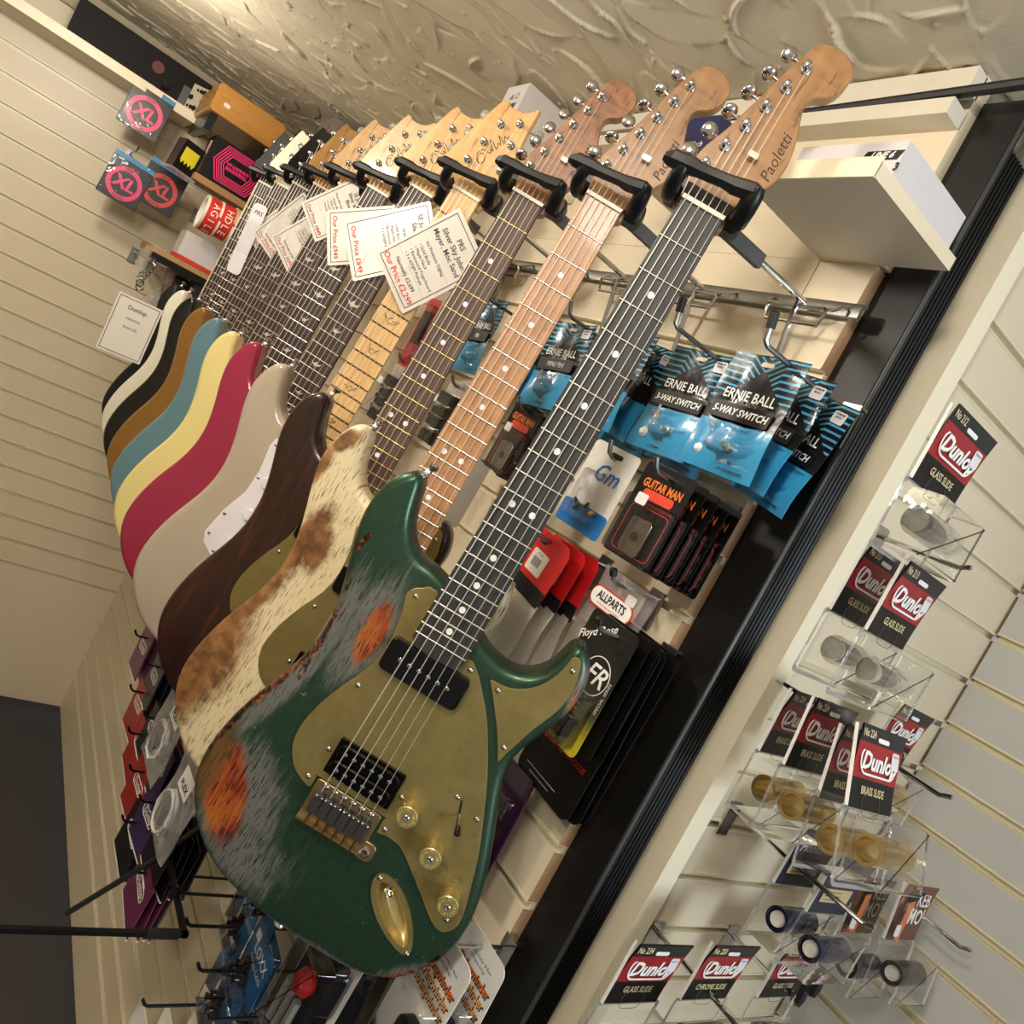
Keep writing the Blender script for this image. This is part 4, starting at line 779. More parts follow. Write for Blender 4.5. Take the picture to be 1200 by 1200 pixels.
link('bag', bag_mesh(.092, .140, .009, seed=31, lowfrac=.2), CLEARBAG, r); plate(r, 'label_rim', rrect(.074, .024, .0118, 5, 0, .036), .0065, .0069, REDL); plate(r, 'label', rrect(.070, .0205, .010, 5, 0, .036), .0070, .0073, WHITE); text(r, 'ALLPARTS', 0, .0378, .0135, BLACKI, .0076, bold=.03, xs=.82); text(r, 'GUITAR AND BASS PARTS', 0, .0290, .0036, REDI, .0076)
plate(r, 'price_sticker', rrect(.015, .011, .002, 2, .024, .052), .0070, .0073, STICK)
for k in range(9): a = random.uniform(0, 3); x, y = random.uniform(-.028, .028), random.uniform(-.045, .015); plate(r, 'part', [(x+.012*math.cos(a), y+.012*math.sin(a)), (x+.009*math.cos(a+2), y+.009*math.sin(a+2)), (x+.011*math.cos(a+4), y+.011*math.sin(a+4))], random.uniform(.001, .003), .0045, P('grey_metal_part', (128, 130, 134), .3, .6))
peg((WX, .612, EYE-.075), 'X', .07, STEEL, RUBBER, .014, 'black-tipped peg holding the clear bag with oval label', PB)
def fr_mat():
    t = NT('black_to_yellow_card'); x, y, z = t.xyz(); f = t.math('ADD', y, .0); c = t.ramp(t.math('ADD', t.math('MULTIPLY', y, 6.9), .5), [(.0, srgb(206, 186, 38)), (.14, srgb(186, 168, 44)), (.32, srgb(84, 80, 44)), (.55, srgb(32, 31, 28)), (1, srgb(15, 15, 15))]); return t.fin(c, .3, 0, .3)
def fr_card(loc, twist, label, face=True):
    r = empty('bridge_card', frame(loc, 'X', twist, 0)); tag(r, label, 'parts card', 'long black parts cards'); plate(r, 'card', rrect(.078, .142, .007, 3), -.0005, .0005, (MATS.get('frm') or MATS.setdefault('frm', fr_mat())) if face else BCARD)
    if face:
        MB().ring(circ(.0210, 36, .010, .012), circ(.0200, 36, .010, .012), .0005, .0009).build('logo_ring', WHITE, r); text(r, 'FR', .009, .012, .030, WHITE, .0009, shear=.35, bold=.012); text(r, 'Floyd Rose', -.018, .050, .0125, WHITE, .0009, rot=.55, shear=.35, bold=.008)
        text(r, 'SPECIAL SERIES', .0345, -.002, .0055, WHITE, .0009, rot=math.pi/2)
        for k in range(3): text(r, 'TREMOLO PARTS', -.006, -.016-k*.006, .0040, WHITE, .0009)
        MB().prism(rrect(.036, .022, .004, 3, .002, -.048), .002, .016, .003).prism(rrect(.040, .008, .002, 2, .002, -.038), .002, .019, .002).build('tremolo_block', BLACKG, r); MB().box((.006, -.044, .0195), (.004, .020, .003)).build('clip', CHROME, r)
        shell(r, .062, .060, .020, -.036, 0, .006)
    return r
fr_card((.598, .571, EYE-.178), -.02, 'black to yellow tremolo card with white circle logo'); fr_card((.616, .568, EYE-.178), .01, 'black parts card directly behind the circle-logo card', False); fr_card((.630, .566, EYE-.179), .03, 'rearmost black parts card behind the circle-logo card', False)
peg((WX, .560, EYE-.120), 'X', .105, STEEL, RUBBER, .014, 'black-tipped peg holding the circle-logo cards', PB)
def tone(loc, label, front=True, twist=0):
    r = empty('tonewood_pack', frame(loc, 'X', twist, 0)); tag(r, label, 'parts card', 'black tonewood packs'); plate(r, 'card', rrect(.108, .212, .012, 4), -.001, .001, BCARD)
    if front:
        text(r, 'PREMIUM TONEWOODS', 0, -.050, .0095, REDL, .0013, bold=.015, xs=.82); shell(r, .090, .130, .010, .030, 0, .008)
        for k in range(2): MB().box((-.010, -.0905-k*.006, .0011), (.060-.02*k, .0008, .0003)).build('small_print', GREYLINE, r, smooth=0)
    return r
tone((.643, .591, EYE-.218), 'large black tonewood pack with red lettering below the circle-logo card', True, -.02); tone((.655, .589, EYE-.220), 'large black pack behind the red-lettered tonewood one', False, .02); tone((.667, .586, EYE-.217), 'large black pack against the wall behind the tonewood ones', False, -.03)
# =================================================================== fourth row and bottom
PURP = P('dark_purple_pack', (50, 12, 48), .22, coat=.4)
r = empty('purple_pack', frame((.640, .643, EYE-.385), 'X', .02, 0)); tag(r, 'dark purple blister pack hanging behind the green guitar', 'carded pack'); plate(r, 'card', rrect(.085, .130, .008, 3), -.001, .001, PURP); shell(r, .070, .090, .014, -.008, 0, .008); plate(r, 'picture', rrect(.060, .060, .006, 3, 0, .005), .001, .0014, P('plum', (74, 40, 66), .3))
peg((WX, .655, EYE-.300), 'X', .06, CHROME, None, .012, 'chrome peg above the dark purple pack', PB)
def winder(loc, twist, label, swing=0):
    r = empty('stringwinder_pack', frame(loc, 'X', twist, swing)); tag(r, label, 'winder pack', 'white string winder packs'); plate(r, 'card', rrect(.080, .165, .012, 4), -.0006, .0006, WCARD)
    for k in range(3): text(r, 'Stringwinder', .002, .044-k*.0135, .0148, BLACKI, .0009, bold=.055, xs=.86); text(r, 'Stringwinder', .001, .045-k*.0135, .0148, ORNG if k < 1 else P('pale_orange', (238, 176, 110), .4), .0012, bold=.018, xs=.86)
    text(r, 'Deluxe Guitar & Bass', 0, .063, .0055, TEXTK, .0009); text(r, 'stringing design', 0, .0565, .0050, TEXTK, .0009)
    MB().prism(rrect(.030, .048, .010, 4, .010, -.030), .004, .022, .004).tube([(-.004, -.05, .010), (-.022, -.066, .010), (-.028, -.075, .010)], [.008, .007, .006], 10).build('winder', BLACKP, r); shell(r, .068, .100, .026, -.024, 0, .010); return r
winder((.600, .556, EYE-.572), -.03, 'white string winder pack with orange lettering, front beside the black post', .02); winder((.560, .660, EYE-.590), -.04, 'white string winder pack below the green guitar body', .06); winder((.640, .548, EYE-.566), .02, 'white string winder pack at the back beside the black post')
peg((WX, .556, EYE-.494), 'X', .10, CHROME, None, .012, 'chrome peg holding the string winder packs', PB)
LBLUE = P('loxx_blue', (24, 104, 168), .3)
def loxx(loc, twist, label, swing=0):
    r = empty('strap_lock_pack', frame(loc, 'X', twist, swing)); tag(r, label, 'strap lock pack', 'blue strap lock packs'); plate(r, 'card', rrect(.078, .076, .004, 3), -.0005, .0005, LBLUE)
    text(r, 'LOXX', .006, .016, .020, WHITE, .0009, bold=.01); text(r, 'Strap-Lock', .006, .000, .0125, WHITE, .0009, bold=.008); plate(r, 'price_sticker', rrect(.016, .012, .002, 2, -.024, .027), .0006, .0010, STICK)
    for x, y in ((-.024, -.022), (-.006, -.024), (-.015, -.008)): MB().lathe([(.009, 0), (.009, .006), (.0045, .008), (.004, .014), (.006, .016), (0, .017)], 12, (x, y, .002)).build('lock', P('dark_nickel', (96, 86, 80), .22, 1), r)
    shell(r, .084, .088, .024, 0, 0, .004); return r
LX = [((.55, .815, -.815), -.04, 'blue strap lock pack lowest in the corner below the green guitar'), ((.55, .795, -.745), .03, 'blue strap lock pack above the lowest one'), ((.60, .850, -.790), 0, 'blue strap lock pack behind the first peg'), ((.62, .840, -.870), .05, 'blue strap lock pack low behind the others'), ((.60, .935, -.800), .02, 'blue strap lock pack nearest the bare slats'), ((.60, .900, -.735), 0, 'blue strap lock pack showing below the green body edge')]
for (x, y, z), tw, lb in LX: loxx((x, y, EYE+z), tw, lb, random.uniform(-.1, .1))
def clear_pack(loc, twist, label, red=True):
    r = empty('clear_parts_pack', frame(loc, 'X', twist, random.uniform(-.08, .08))); tag(r, label, 'clear pack', 'clear packs of picks and rods'); plate(r, 'card', rrect(.070, .120, .004, 3), -.0005, .0005, BCARD); shell(r, .072, .124, .024, 0, 0, .004)
    if red: MB().lathe([(0, -.012), (.012, -.008), (.016, .002), (.010, .012), (0, .014)], 12, (.006, .022, .010)).build('red_piece', P('red_plastic', (170, 26, 22), .3), r)
    for k in range(3): MB().tube([(-.022+k*.016, -.055, .010), (-.022+k*.016, .000, .010)], .0052, 8).build('rod', P('pale_grey_rod', (150, 146, 140), .35), r)
    return r
for k in range(5): clear_pack((.53+k*.030, .655+.012*k, EYE-.650-.012*k), .02*k-.04, 'clear pack with red piece below the guitar, '+['nearest the viewer', 'second from the front', 'third from the front', 'fourth from the front', 'against the wall'][k], k < 3)
BPG = 'black pegs low on the guitar wall'
for k, (px, py) in enumerate(((213, 1042), (224, 1080), (238, 1133))):
    q = onX(px, py, .50); peg((WX, q.y+.004, q.z-.010), 'X', .175, BLACKP, None, .014, ['black peg', 'black peg', 'black peg'][k]+' low on the wall, '+['leftmost of the upper three', 'middle of the upper three', 'rightmost of the upper three'][k], BPG, False, .0024)
for k, (px, py) in enumerate(((173, 1175), (250, 1190))):
    q = onX(px, py, .50); peg((WX, q.y+.004, q.z-.010), 'X', .175, BLACKP, None, .014, 'black peg on the lowest row, '+['above the white cards', 'among the blue packs'][k], BPG, False, .0024)
for k in range(3):
    q = onX(172+14*k, 1186-3*k, .58); r = empty('white_card_pack', frame((.58+.02*k, q.y-.02*k, q.z-.06), 'X', .03, 0)); tag(r, 'plain white backing card on the lowest black peg, '+['front', 'middle', 'rear'][k], 'card', 'white backing cards'); plate(r, 'card', rrect(.075, .110, .004, 3), -.0006, .0006, WHITE); plate(r, 'dark_corner', rrect(.020, .026, .002, 2, .024, .036), .0006, .0012, BCARD)
# string packs at the far lower end; colours darkened to stand in for guitars' shadow
SCOL = [P('pack_purple', (58, 38, 78), .35), P('pack_red', (150, 38, 28), .35), P('pack_black', (16, 16, 19), .35), P('pack_navy', (28, 28, 48), .35), P('pack_magenta', (104, 40, 76), .35), P('pack_grey', (84, 80, 82), .35)]
def string_pack(loc, c, twist, label, group, front):
    r = empty('string_pack', frame(loc, 'X', twist, random.uniform(-.06, .06))); tag(r, label, 'string pack', group); plate(r, 'card', rrect(.098, .098, .002, 1), -.0012, .0012, c)
    plate(r, 'white_edge', rrect(.0984, .003, .0004, 1, 0, -.048), -.0013, .0013, WHITE)
    if front:
        MB().ring(rrect(.062, .020, .008, 3, 0, .012), rrect(.058, .016, .007, 3, 0, .012), .0012, .0016).build('logo_frame', WHITE, r); text(r, 'Dunlop', 0, .012, .016, WHITE, .0015, shear=.3, bold=.02)
    return r
nm = ['purple', 'red', 'black', 'navy', 'magenta', 'grey']; heads = []
for j, (px, py, c, n) in enumerate(((165, 765, 4, 3), (178, 800, 3, 4), (160, 830, 1, 4), (176, 862, 2, 4), (158, 880, 1, 4), (185, 905, 0, 3), (160, 925, 1, 5), (172, 962, 0, 5), (185, 1000, 2, 5), (160, 1045, 4, 4), (152, 985, 2, 3))):
    q = onX(px, py, .50)
    peg((WX, q.y, q.z+.035), 'X', .20, BLACKP, None, .014, 'black peg carrying the string packs, '+['first', 'second', 'third', 'fourth', 'fifth', 'sixth', 'seventh', 'eighth', 'ninth', 'tenth', 'eleventh'][j]+' from the top', 'black pegs of string packs', False, .0022)
    for k in range(n):
        string_pack((.50+k*.013, q.y+random.uniform(-.004, .004), q.z+random.uniform(-.004, .004)), SCOL[(c+(k > n-2)) % 6], random.uniform(-.12, .12), ['front ', 'second ', 'third ', 'fourth ', 'fifth '][k]+nm[(c+(k > n-2)) % 6]+' string pack of the stack on the '+['first', 'second', 'third', 'fourth', 'fifth', 'sixth', 'seventh', 'eighth', 'ninth', 'tenth', 'eleventh'][j]+' peg from the top', 'string packs on the %s peg' % ['first', 'second', 'third', 'fourth', 'fifth', 'sixth', 'seventh', 'eighth', 'ninth', 'tenth', 'eleventh'][j], k == 0)
CABLE = P('white_cable', (200, 196, 190), .45)
for j, (px, py, lb) in enumerate(((196, 858, 'clear bag of coiled white cable beside the brown worn guitar edge'), (205, 940, 'clear bag of coiled white cable with printed white label'))):
    q = onX(px, py, .47); r = empty('cable_bag', frame((.47, q.y, q.z), 'X', -.1, .1)); tag(r, lb, 'cable bag', 'bags of white cable'); link('bag', bag_mesh(.105, .150, .014, seed=50+j, lowfrac=.2), CLEARBAG, r)
    for c in range(5): MB().tube([(.026*math.cos(a)+random.uniform(-.003, .003), -.018+.034*math.sin(a)+random.uniform(-.003, .003), .004+c*.0018) for a in np.linspace(0, 6.2, 18)], .0022, 6, closed=True).build('cable_coil', CABLE, r)
    plate(r, 'label', rrect(.044, .036, .002, 2, .018, .050), .010, .0104, WHITE); text(r, 'PLEX', .018, .044, .014, BLACKI, .0107, bold=.03)
# black wire frame standing out from the wall
fr_ = [onX(150, 1093, .34), onX(216, 1095, .47), onX(197, 1007, .55), onX(225, 967, .52)]
q = onX(216, 1095, .50); r = empty('wire_frame', Matrix.Translation((.50, q.y, q.z))); tag(r, 'black square-tube frame arm jutting from the lower wall', 'frame')
MB().box((-.16, 0, 0), (.33, .007, .007)).build('arm', BLACKP, r, smooth=0); MB().box((0, .085, 0), (.007, .177, .007)).build('cross_bar', BLACKP, r, smooth=0); MB().tube([(-.10, .17, -.12), (0, .17, 0), (.06, .17, .10), (.18, .17, .16)], .0045, 6).build('stay', BLACKP, r); MB().box((-.03, 0, 0), (.045, .010, .010)).build('sleeve', RUBBER, r, smooth=0)
# =================================================================== SLIDE PACKS on the accessory wall (faces -Y)
RPRINT = P('distressed_red_print', (150, 22, 30), .4, var=.35, scale=90); NAVYTOP = P('slate_print', (22, 25, 31), .35); GLASS = film('slide_glass', fac=.10, rough=.03, wav=.0); TANP = P('tan_panel', (196, 172, 128), .45); GOLDT = P('cream_lettering', (214, 200, 150), .45); CHROMES = P('chrome_slide', (150, 152, 156), .12, 1)
SLIDEG = 'carded guitar slides on the right-hand wall'
def tube_mesh(R, r, L, n=26): return MB().lathe([(r, -L/2), (R, -L/2), (R*1.0, -L/2+.001), (R, L/2), (r, L/2), (r, -L/2)], n, (0, 0, 0), Matrix.Rotation(math.pi/2, 3, 'Y'), False).mesh('slide', 40)
ME['slide'] = tube_mesh(.0130, .0098, .062); ME['slidethin'] = tube_mesh(.0125, .0108, .060)
def slide_pack(bl, Y, num, title, label, mat, twist=0, swing=0, kind='red', w=.080, h=.070, lean=0):
    q = onY(*bl, Y*KS); f_ = frame((0, 0, 0), 'Y', twist, swing, -math.radians(lean)) @ Matrix.Scale(KS, 4); c = q+f_.to_3x3() @ Vector((w/2, h/2, 0)); f_.translation = c; r = empty('slide_pack', f_); tag(r, label, 'slide pack', SLIDEG)
    cards = {'red': BCARD, 'navy': P('navy_card', (24, 30, 52), .3), 'photo': P('brown_photo_print', (98, 62, 42), .35, var=.5, scale=45)}
    # card bows forward at the top like the real thing
    n = 8; vs = []; fs = []
    for s in (0, 1):
        for j in range(n+1):
            y = -h/2+h*j/n; z = .006*(j/n)**2.2*(1 if s == 0 else 1)+(.0008 if s == 0 else -.0008)
            vs += [(-w/2, y, z), (w/2, y, z)]
    m_ = 2*(n+1)
    for j in range(n): a = 2*j; fs += [(a, a+1, a+3, a+2), (m_+a+2, m_+a+3, m_+a+1, m_+a), (a+2, m_+a+2, m_+a, a), (a+1, m_+a+1, m_+a+3, a+3)]
    fs += [(2*n, 2*n+1, m_+2*n+1, m_+2*n), (1, 0, m_, m_+1)]
    MB().add(vs, fs).build('card', [cards[kind]], r); zt = lambda y: .0011+.006*max(0, (y+h/2)/h)**2.2
    def strip(name, y0, y1, mat_, x0=-w/2+.0003, x1=w/2-.0003):
        ys = np.linspace(y0, y1, 5); v = [(x, y, zt(y)) for y in ys for x in (x0, x1)]; MB().add(v, [(2*i, 2*i+1, 2*i+3, 2*i+2) for i in range(4)]).build(name, mat_, r)
    MB().box((-w/2-.0003, 0, .0006), (.0010, h*.98, .0030)).build('white_edge', WHITE, r, smooth=0)
    if kind == 'red':
        strip('top_band', h*.30, h*.495, NAVYTOP); strip('red_band', -h*.14, h*.295, RPRINT)
        text(r, num, -w*.34, h*.40, .0098, GOLDT, zt(h*.4)+.0006, bold=.02, xs=.72)
        yy = h*.075; fr0 = rrect(w*.80, .0235, .0100, 5, 0, yy); fr1 = rrect(w*.80-.0036, .0199, .0085, 5, 0, yy); MB().ring(fr0, fr1, zt(yy)+.0006, zt(yy)+.0010).build('logo_frame', WHITE, r); text(r, 'Dunlop', .001, yy, .0205, WHITE, zt(yy)+.0012, shear=.32, bold=.035, xs=1.02)
        text(r, title, 0, -h*.275, .0095, GOLDT, zt(-h*.27)+.0004, bold=.012, xs=.80); MB().ring(rrect(w*.40, .020, .008, 4, 0, -h*.44), rrect(w*.40-.001, .019, .0075, 4, 0, -h*.44), .0014, .0017).build('arch_print', P('dim_print', (70, 70, 70), .5), r)
        st = plate(r, 'price_sticker', rrect(.0130, .0150, .002, 2, w*.34, h*.16), zt(h*.16)+.0012, zt(h*.16)+.0016, STICK); text(st, 'PREMIUM', w*.34, h*.22, .0026, TEXTK, zt(h*.16)+.0019)
    elif kind == 'navy':
        text(r, 'Moonshine', 0, h*.18, .0150, WHITE, zt(h*.18)+.0008, shear=.3); plate(r, 'spec_panel', rrect(w*.72, .016, .001, 1, 0, -h*.18), .0016, .0022, TANP)
        for k in range(3): MB().box((-w*.10, -h*.12-k*.0045, .0024), (w*.40, .0007, .0002)).build('small_print', TEXTK, r, smooth=0)
    else:
        text(r, 'KEB', .016, h*.24, .0240, WHITE, zt(h*.24)+.0008, bold=.01, xs=.8); text(r, "MO'", .016, -h*.08, .0260, WHITE, zt(-h*.08)+.0008, bold=.01, xs=.85)
        plate(r, 'orange_flash', ccw([(-.030, -.030), (-.018, -.034), (-.008, .030), (-.020, .034)]), .0066, .0070, P('orange_photo', (206, 116, 66), .45, var=.3, scale=60)); plate(r, 'hat_shape', ccw([(-.026, .014), (-.004, .018), (-.006, .024), (-.012, .031), (-.020, .030), (-.024, .022)]), .0071, .0074, BLACKI); plate(r, 'price_sticker', rrect(.012, .014, .002, 2, -.030, -.020), .0075, .0079, STICK)
    plate(r, 'hang_slot', rrect(.020, .004, .002, 3, 0, h*.355), zt(h*.355)+.0003, zt(h*.355)+.0006, WHITE if kind == 'red' else BLACKI)
    b = -h/2-.031; bw, bh, bd = w+.006, .060, .036
    o = ccw(rrect(bw, bh, .004, 3, 0, b)); n = len(o); i2 = inset(o, .0035)
    MB().add([(x, y, z) for l, z in ((o, .0), (i2, .004), (i2, bd-.003), (inset(o, .006), bd)) for x, y in l], [(k*n+q_, k*n+(q_+1) % n, (k+1)*n+(q_+1) % n, (k+1)*n+q_) for k in range(3) for q_ in range(n)]+[tuple(3*n+q_ for q_ in range(n))]).build('blister', CLEAR, r, smooth=30)
    MB().ring(rrect(bw+.006, bh+.006, .005, 3, 0, b), rrect(bw-.001, bh-.001, .004, 3, 0, b), -.0006, .0006).build('blister_flange', CLEARBAG, r)
    sl = link('slide', ME['slide'], mat, r, (0, b+.002, .018))
    if kind != 'red' : link('paper_roll', MB().lathe([(.0085, -.028), (.0080, -.0305), (.004, -.026), (.006, -.029), (.002, -.024), (0, -.027)], 14, (0, 0, 0), Matrix.Rotation(-math.pi/2, 3, 'Y').inverted()).mesh('paper_roll', 20), WHITE, r, (0, b+.002, .018))
    return r
BRASSD = P('brass_slide', (220, 194, 132), .2, .95)
slide_pack((971.4, 714), .40, 'No 213', 'GLASS SLIDE', 'clear glass slide pack numbered 213 nearest the cream board', GLASS, .0, .05)
slide_pack((1013, 738), .365, 'No 213', 'GLASS SLIDE', 'clear glass slide pack right of the 213 pack', GLASS, .0, .05)
slide_pack((1066, 560), .37, 'No 212', 'GLASS SLIDE', 'glass slide pack high at the right edge, only its blister showing', GLASS)
slide_pack((888, 879.5), .425, 'No 224', 'BRASS SLIDE', 'brass slide pack numbered 224 at the back beside the cream board', BRASSD, .02, .06, lean=1)
slide_pack((917, 896), .385, 'No 224', 'BRASS SLIDE', 'brass slide pack numbered 224, second from the cream board', BRASSD, .0, .04, lean=5.6)
slide_pack((957, 934), .352, 'No 225', 'BRASS SLIDE', 'brass slide pack squeezed between the two large 224 packs', BRASSD, .0, .02, lean=12)
slide_pack((990.6, 944), .312, 'No 224', 'BRASS SLIDE', 'front brass slide pack with price sticker on its logo', BRASSD, .0, .0, lean=22)
slide_pack((1018, 884), .43, 'No 225', 'BRASS SLIDE', 'brass slide pack numbered 225 peeking out behind the front one', BRASSD, -.03)
slide_pack((700+25/6, 1000+1052/6), .40, 'No 234', 'GLASS SLIDE', 'glass slide pack numbered 234 on the lowest row', GLASS)
slide_pack((700+575/6, 1000+1025/6), .40, 'No 220', 'CHROME SLIDE', 'chrome slide pack numbered 220 in the middle of the lowest row', CHROMES)
slide_pack((850+215/6, 1000+1010/6), .40, 'No 210', 'GLASS SLIDE', 'glass slide pack at the right of the lowest row, partly covered', GLASS)
BLUES = P('blue_slide', (28, 30, 62), .15, coat=.4); GREYS = P('dark_ceramic_slide', (58, 52, 50), .3)
slide_pack((905, 1034), .405, '', '', 'navy slide pack with dark blue ring nearest the lowest pegs', BLUES, kind='navy'); slide_pack((943, 1068), .372, '', '', 'navy slide pack with dark blue ring in front of the other one', BLUES, kind='navy')
slide_pack((982, 1091), .39, '', '', 'brown photo slide pack with large white lettering', GREYS, kind='photo', lean=8); slide_pack((1034, 1100), .36, '', '', 'brown photo slide pack cut by the right edge', GREYS, kind='photo', lean=8)
DG = 'chrome pegs on the right-hand wall'
def dpeg(px, py, L, label, cap=None):
    q = onY(px, py, FY); peg((q.x, FY, q.z), 'Y', L, CHROME, cap, .006, label, DG, True, .0030)
dpeg(767, 1088, .150, 'long black-tipped chrome peg through the left pack of the lowest row', RUBBER); dpeg(855, 1092, .095, 'short black-tipped chrome peg through the middle pack of the lowest row', RUBBER); dpeg(858, 948, .19, 'bare chrome peg reaching past the blue slides'); dpeg(930, 1085, .10, 'chrome peg of the right pack on the lowest row')
dpeg(1030, 628, .10, 'chrome peg of the 213 glass slide packs'); dpeg(905, 792, .16, 'chrome peg of the brass slide packs'); dpeg(955, 835, .17, 'chrome peg behind the 225 brass pack'); dpeg(990, 1000, .18, 'chrome peg of the photo slide packs')
# dark rounded things at the bottom of the accessory wall
q = onY(872, 1262, .33); r = empty('black_case', Matrix.Translation((q.x, .33, q.z-.05))); tag(r, 'black case with rounded top at the very bottom below the slide packs', 'case')
MB().prism(ccw([(.075*math.cos(a), .070*math.sin(a)) for a in np.linspace(0, math.pi, 20)]+[(-.075, -.25), (.075, -.25)]), -.03, .03, .006).build('shell', RUBBER, r, None, (math.pi/2, 0, 0))
for k, (px, py) in enumerate(((937, 1166), (955, 1155))):
    q = onY(px, py, .48); tag(MB().lathe([(0, -.018), (.008, -.014), (.010, 0), (.0085, .012), (.004, .016), (0, .016)], 8).build('rubber_grip', RUBBER, None, q), 'black faceted rubber grip hanging '+('lower' if k == 0 else 'higher')+' beside the right glass pack', 'grip', 'black rubber grips')
# =================================================================== BOXES ABOVE THE RAIL
def box_thing(name, label, cat, corner, size, mat, rz=0, parts=()):
    r = empty(name, Matrix.Translation(corner) @ Matrix.Rotation(rz, 4, 'Z')); tag(r, label, cat)
    MB().box((size[0]/2, size[1]/2, size[2]/2), size).build('carton', mat, r, smooth=0); return r
WBOX = P('white_carton', (206, 200, 200), .4, var=.03)
q = onX(1000, 163, .56); b = box_thing('carton', 'white carton with black logo on the high shelf at the right edge', 'box', (.545, .487, EYE+.3665), (.12, .118, .034), WBOX)
tf = empty('logo_panel', Matrix.Translation((0, .022, .020)) @ frame((0, 0, 0), 'X').to_3x3().to_4x4(), b); plate(tf, 'logo_bar', ccw([(-.020, -.0045), (.018, -.0045), (.022, .0045), (-.016, .0045)]), .0002, .0006, BLACKI); text(tf, 'LINE 6', .001, 0, .0085, WHITE, .0008, shear=.35, bold=.03); text(tf, '3', .022, -.012, .010, BLACKI, .0008, bold=.05)
q = onX(622, 97, .545); b = box_thing('carton', 'white carton with small black print touching the ceiling behind the headstocks', 'box', (.545, q.y, EYE+.43), (.125, .075, q.z-EYE-.43), WBOX)
tf = empty('print_panel', Matrix.Translation((0, .034, .075)) @ frame((0, 0, 0), 'X').to_3x3().to_4x4(), b); text(tf, 'SHURE', 0, .012, .014, BLACKI, .0006, shear=.2, bold=.03, xs=.8); text(tf, '\u25b2 \u25a1', 0, .030, .014, P('grey_print', (120, 116, 116), .5), .0006); text(tf, 'BLX 24', 0, 0, .008, BLACKI, .0006)
lg = empty('shelf', Matrix.Translation((.61, q.y+.10, EYE+.42))); tag(lg, 'cream ledge behind the maple headstocks under the white carton', 'shelf'); MB().box((0, 0, .004), (.14, .34, .010)).build('shelf_board', CREAM, lg, smooth=0); MB().box((-.070, 0, .004), (.003, .34, .014)).build('front_lip', MATS['shelf_lip'], lg, smooth=0)
q = onX(806, 152, .60); b = box_thing('carton', 'small navy carton with white lettering between the two nearest headstocks', 'box', (.60, q.y-.055, EYE+.40), (.07, .060, .095), P('navy_carton', (34, 38, 82), .35))
tf = empty('print_panel', Matrix.Translation((0, .030, .055)) @ frame((0, 0, 0), 'X').to_3x3().to_4x4(), b); text(tf, 'DigiTech', 0, 0, .011, WHITE, .0006, bold=.01)
lg = empty('shelf', Matrix.Translation((.635, q.y-.03, EYE+.39))); tag(lg, 'small cream ledge under the navy carton', 'shelf'); MB().box((0, 0, .004), (.09, .09, .010)).build('shelf_board', CREAM, lg, smooth=0); MB().box((-.045, 0, .004), (.003, .09, .012)).build('front_lip', MATS['shelf_lip'], lg, smooth=0)
q = onX(552, 245, .60); b = box_thing('carton', 'slate grey carton with white rating label between the maple and rosewood necks', 'box', (.60, q.y-.085, EYE+.215), (.06, .085, .085), P('slate_carton', (56, 62, 74), .4))
tf = empty('print_panel', Matrix.Translation((0, .040, .050)) @ frame((0, 0, 0), 'X').to_3x3().to_4x4(), b); plate(tf, 'rating_label', rrect(.030, .016, .002, 2, .004, .012), .0002, .0006, WHITE); text(tf, 'CE', .012, .010, .009, BLACKI, .0009); text(tf, 'LRWH', -.006, -.020, .012, GREYLINE, .0006, shear=.3)
plate(tf, 'pale_panel', rrect(.070, .028, .001, 1, 0, -.028), .0001, .0003, P('pale_slate', (150, 150, 150), .45))
# =================================================================== BACK WALL
def XL(px, py, col, cname, label, Y=2.60):
    q = onY(px, py, Y); r = empty('string_pack', frame(q, 'Y', -.04, -.05)); tag(r, label, 'string pack', 'ring-logo string packs on the back wall'); plate(r, 'card', rrect(.108, .114, .002, 2), -.004, .004, P('pack_charcoal', (26, 25, 26), .3, spec=.35, var=.3, scale=40)); plate(r, 'blue_tab', rrect(.108, .020, .002, 2, 0, .060), -.002, .002, P('tab_blue', (40, 124, 176), .35))
    MB().ring(circ(.046, 36, 0, -.004), circ(.034, 36, 0, -.004), .004, .0050).build('ring_print', col, r); text(r, 'XL', 0, -.004, .046, col, .0054, shear=.12, bold=.035)
    for k, s in enumerate(('NICKEL', 'WOUND')): text(r, s, 0, (.036 if k == 0 else -.044), .0075, BLACKI, .0055, bold=.02)
    shell(r, .108, .114, .007); return r
PINK = P('pink_print', (226, 44, 112), .4); XRED = P('scarlet_print', (206, 48, 40), .4)
XL(170, 132, PINK, 'pink', 'string pack with pink ring logo under the back shelf'); XL(146, 214, PINK, 'pink', 'string pack with pink ring logo at the left edge, lower'); XL(188, 222, XRED, 'red', 'string pack with red ring logo on the back wall')
for (px, py, lb) in ((181, 108, 'chrome peg of the upper pink-ring string pack'), (152, 180, 'chrome peg of the lower pink-ring string pack'), (198, 203, 'chrome peg of the red-ring string pack'), (236, 147, 'black peg plate bare on the back wall below the shelf')):
    q = onY(px, py, EY); peg((q.x, EY, q.z), 'Y', .20 if 'bare' not in lb else .02, STEEL if 'bare' not in lb else BLACKP, None, .012, lb, 'pegs on the back wall')
SZ = onY(190, 108, 2.60).z-.012; SX1 = onY(232, 134, 2.60).x
sb = empty('shelf', Matrix.Translation((SX1-.60, 2.69, SZ))); tag(sb, 'long cream shelf along the back wall below the ceiling', 'shelf'); MB().box((.10, .01, 0), (1.00, .20, .022)).build('shelf_board', CREAM, sb, smooth=0); MB().box((.10, -.0915, .0), (1.00, .003, .026)).build('front_lip', MATS['shelf_lip'], sb, smooth=0)
ST = SZ+.011
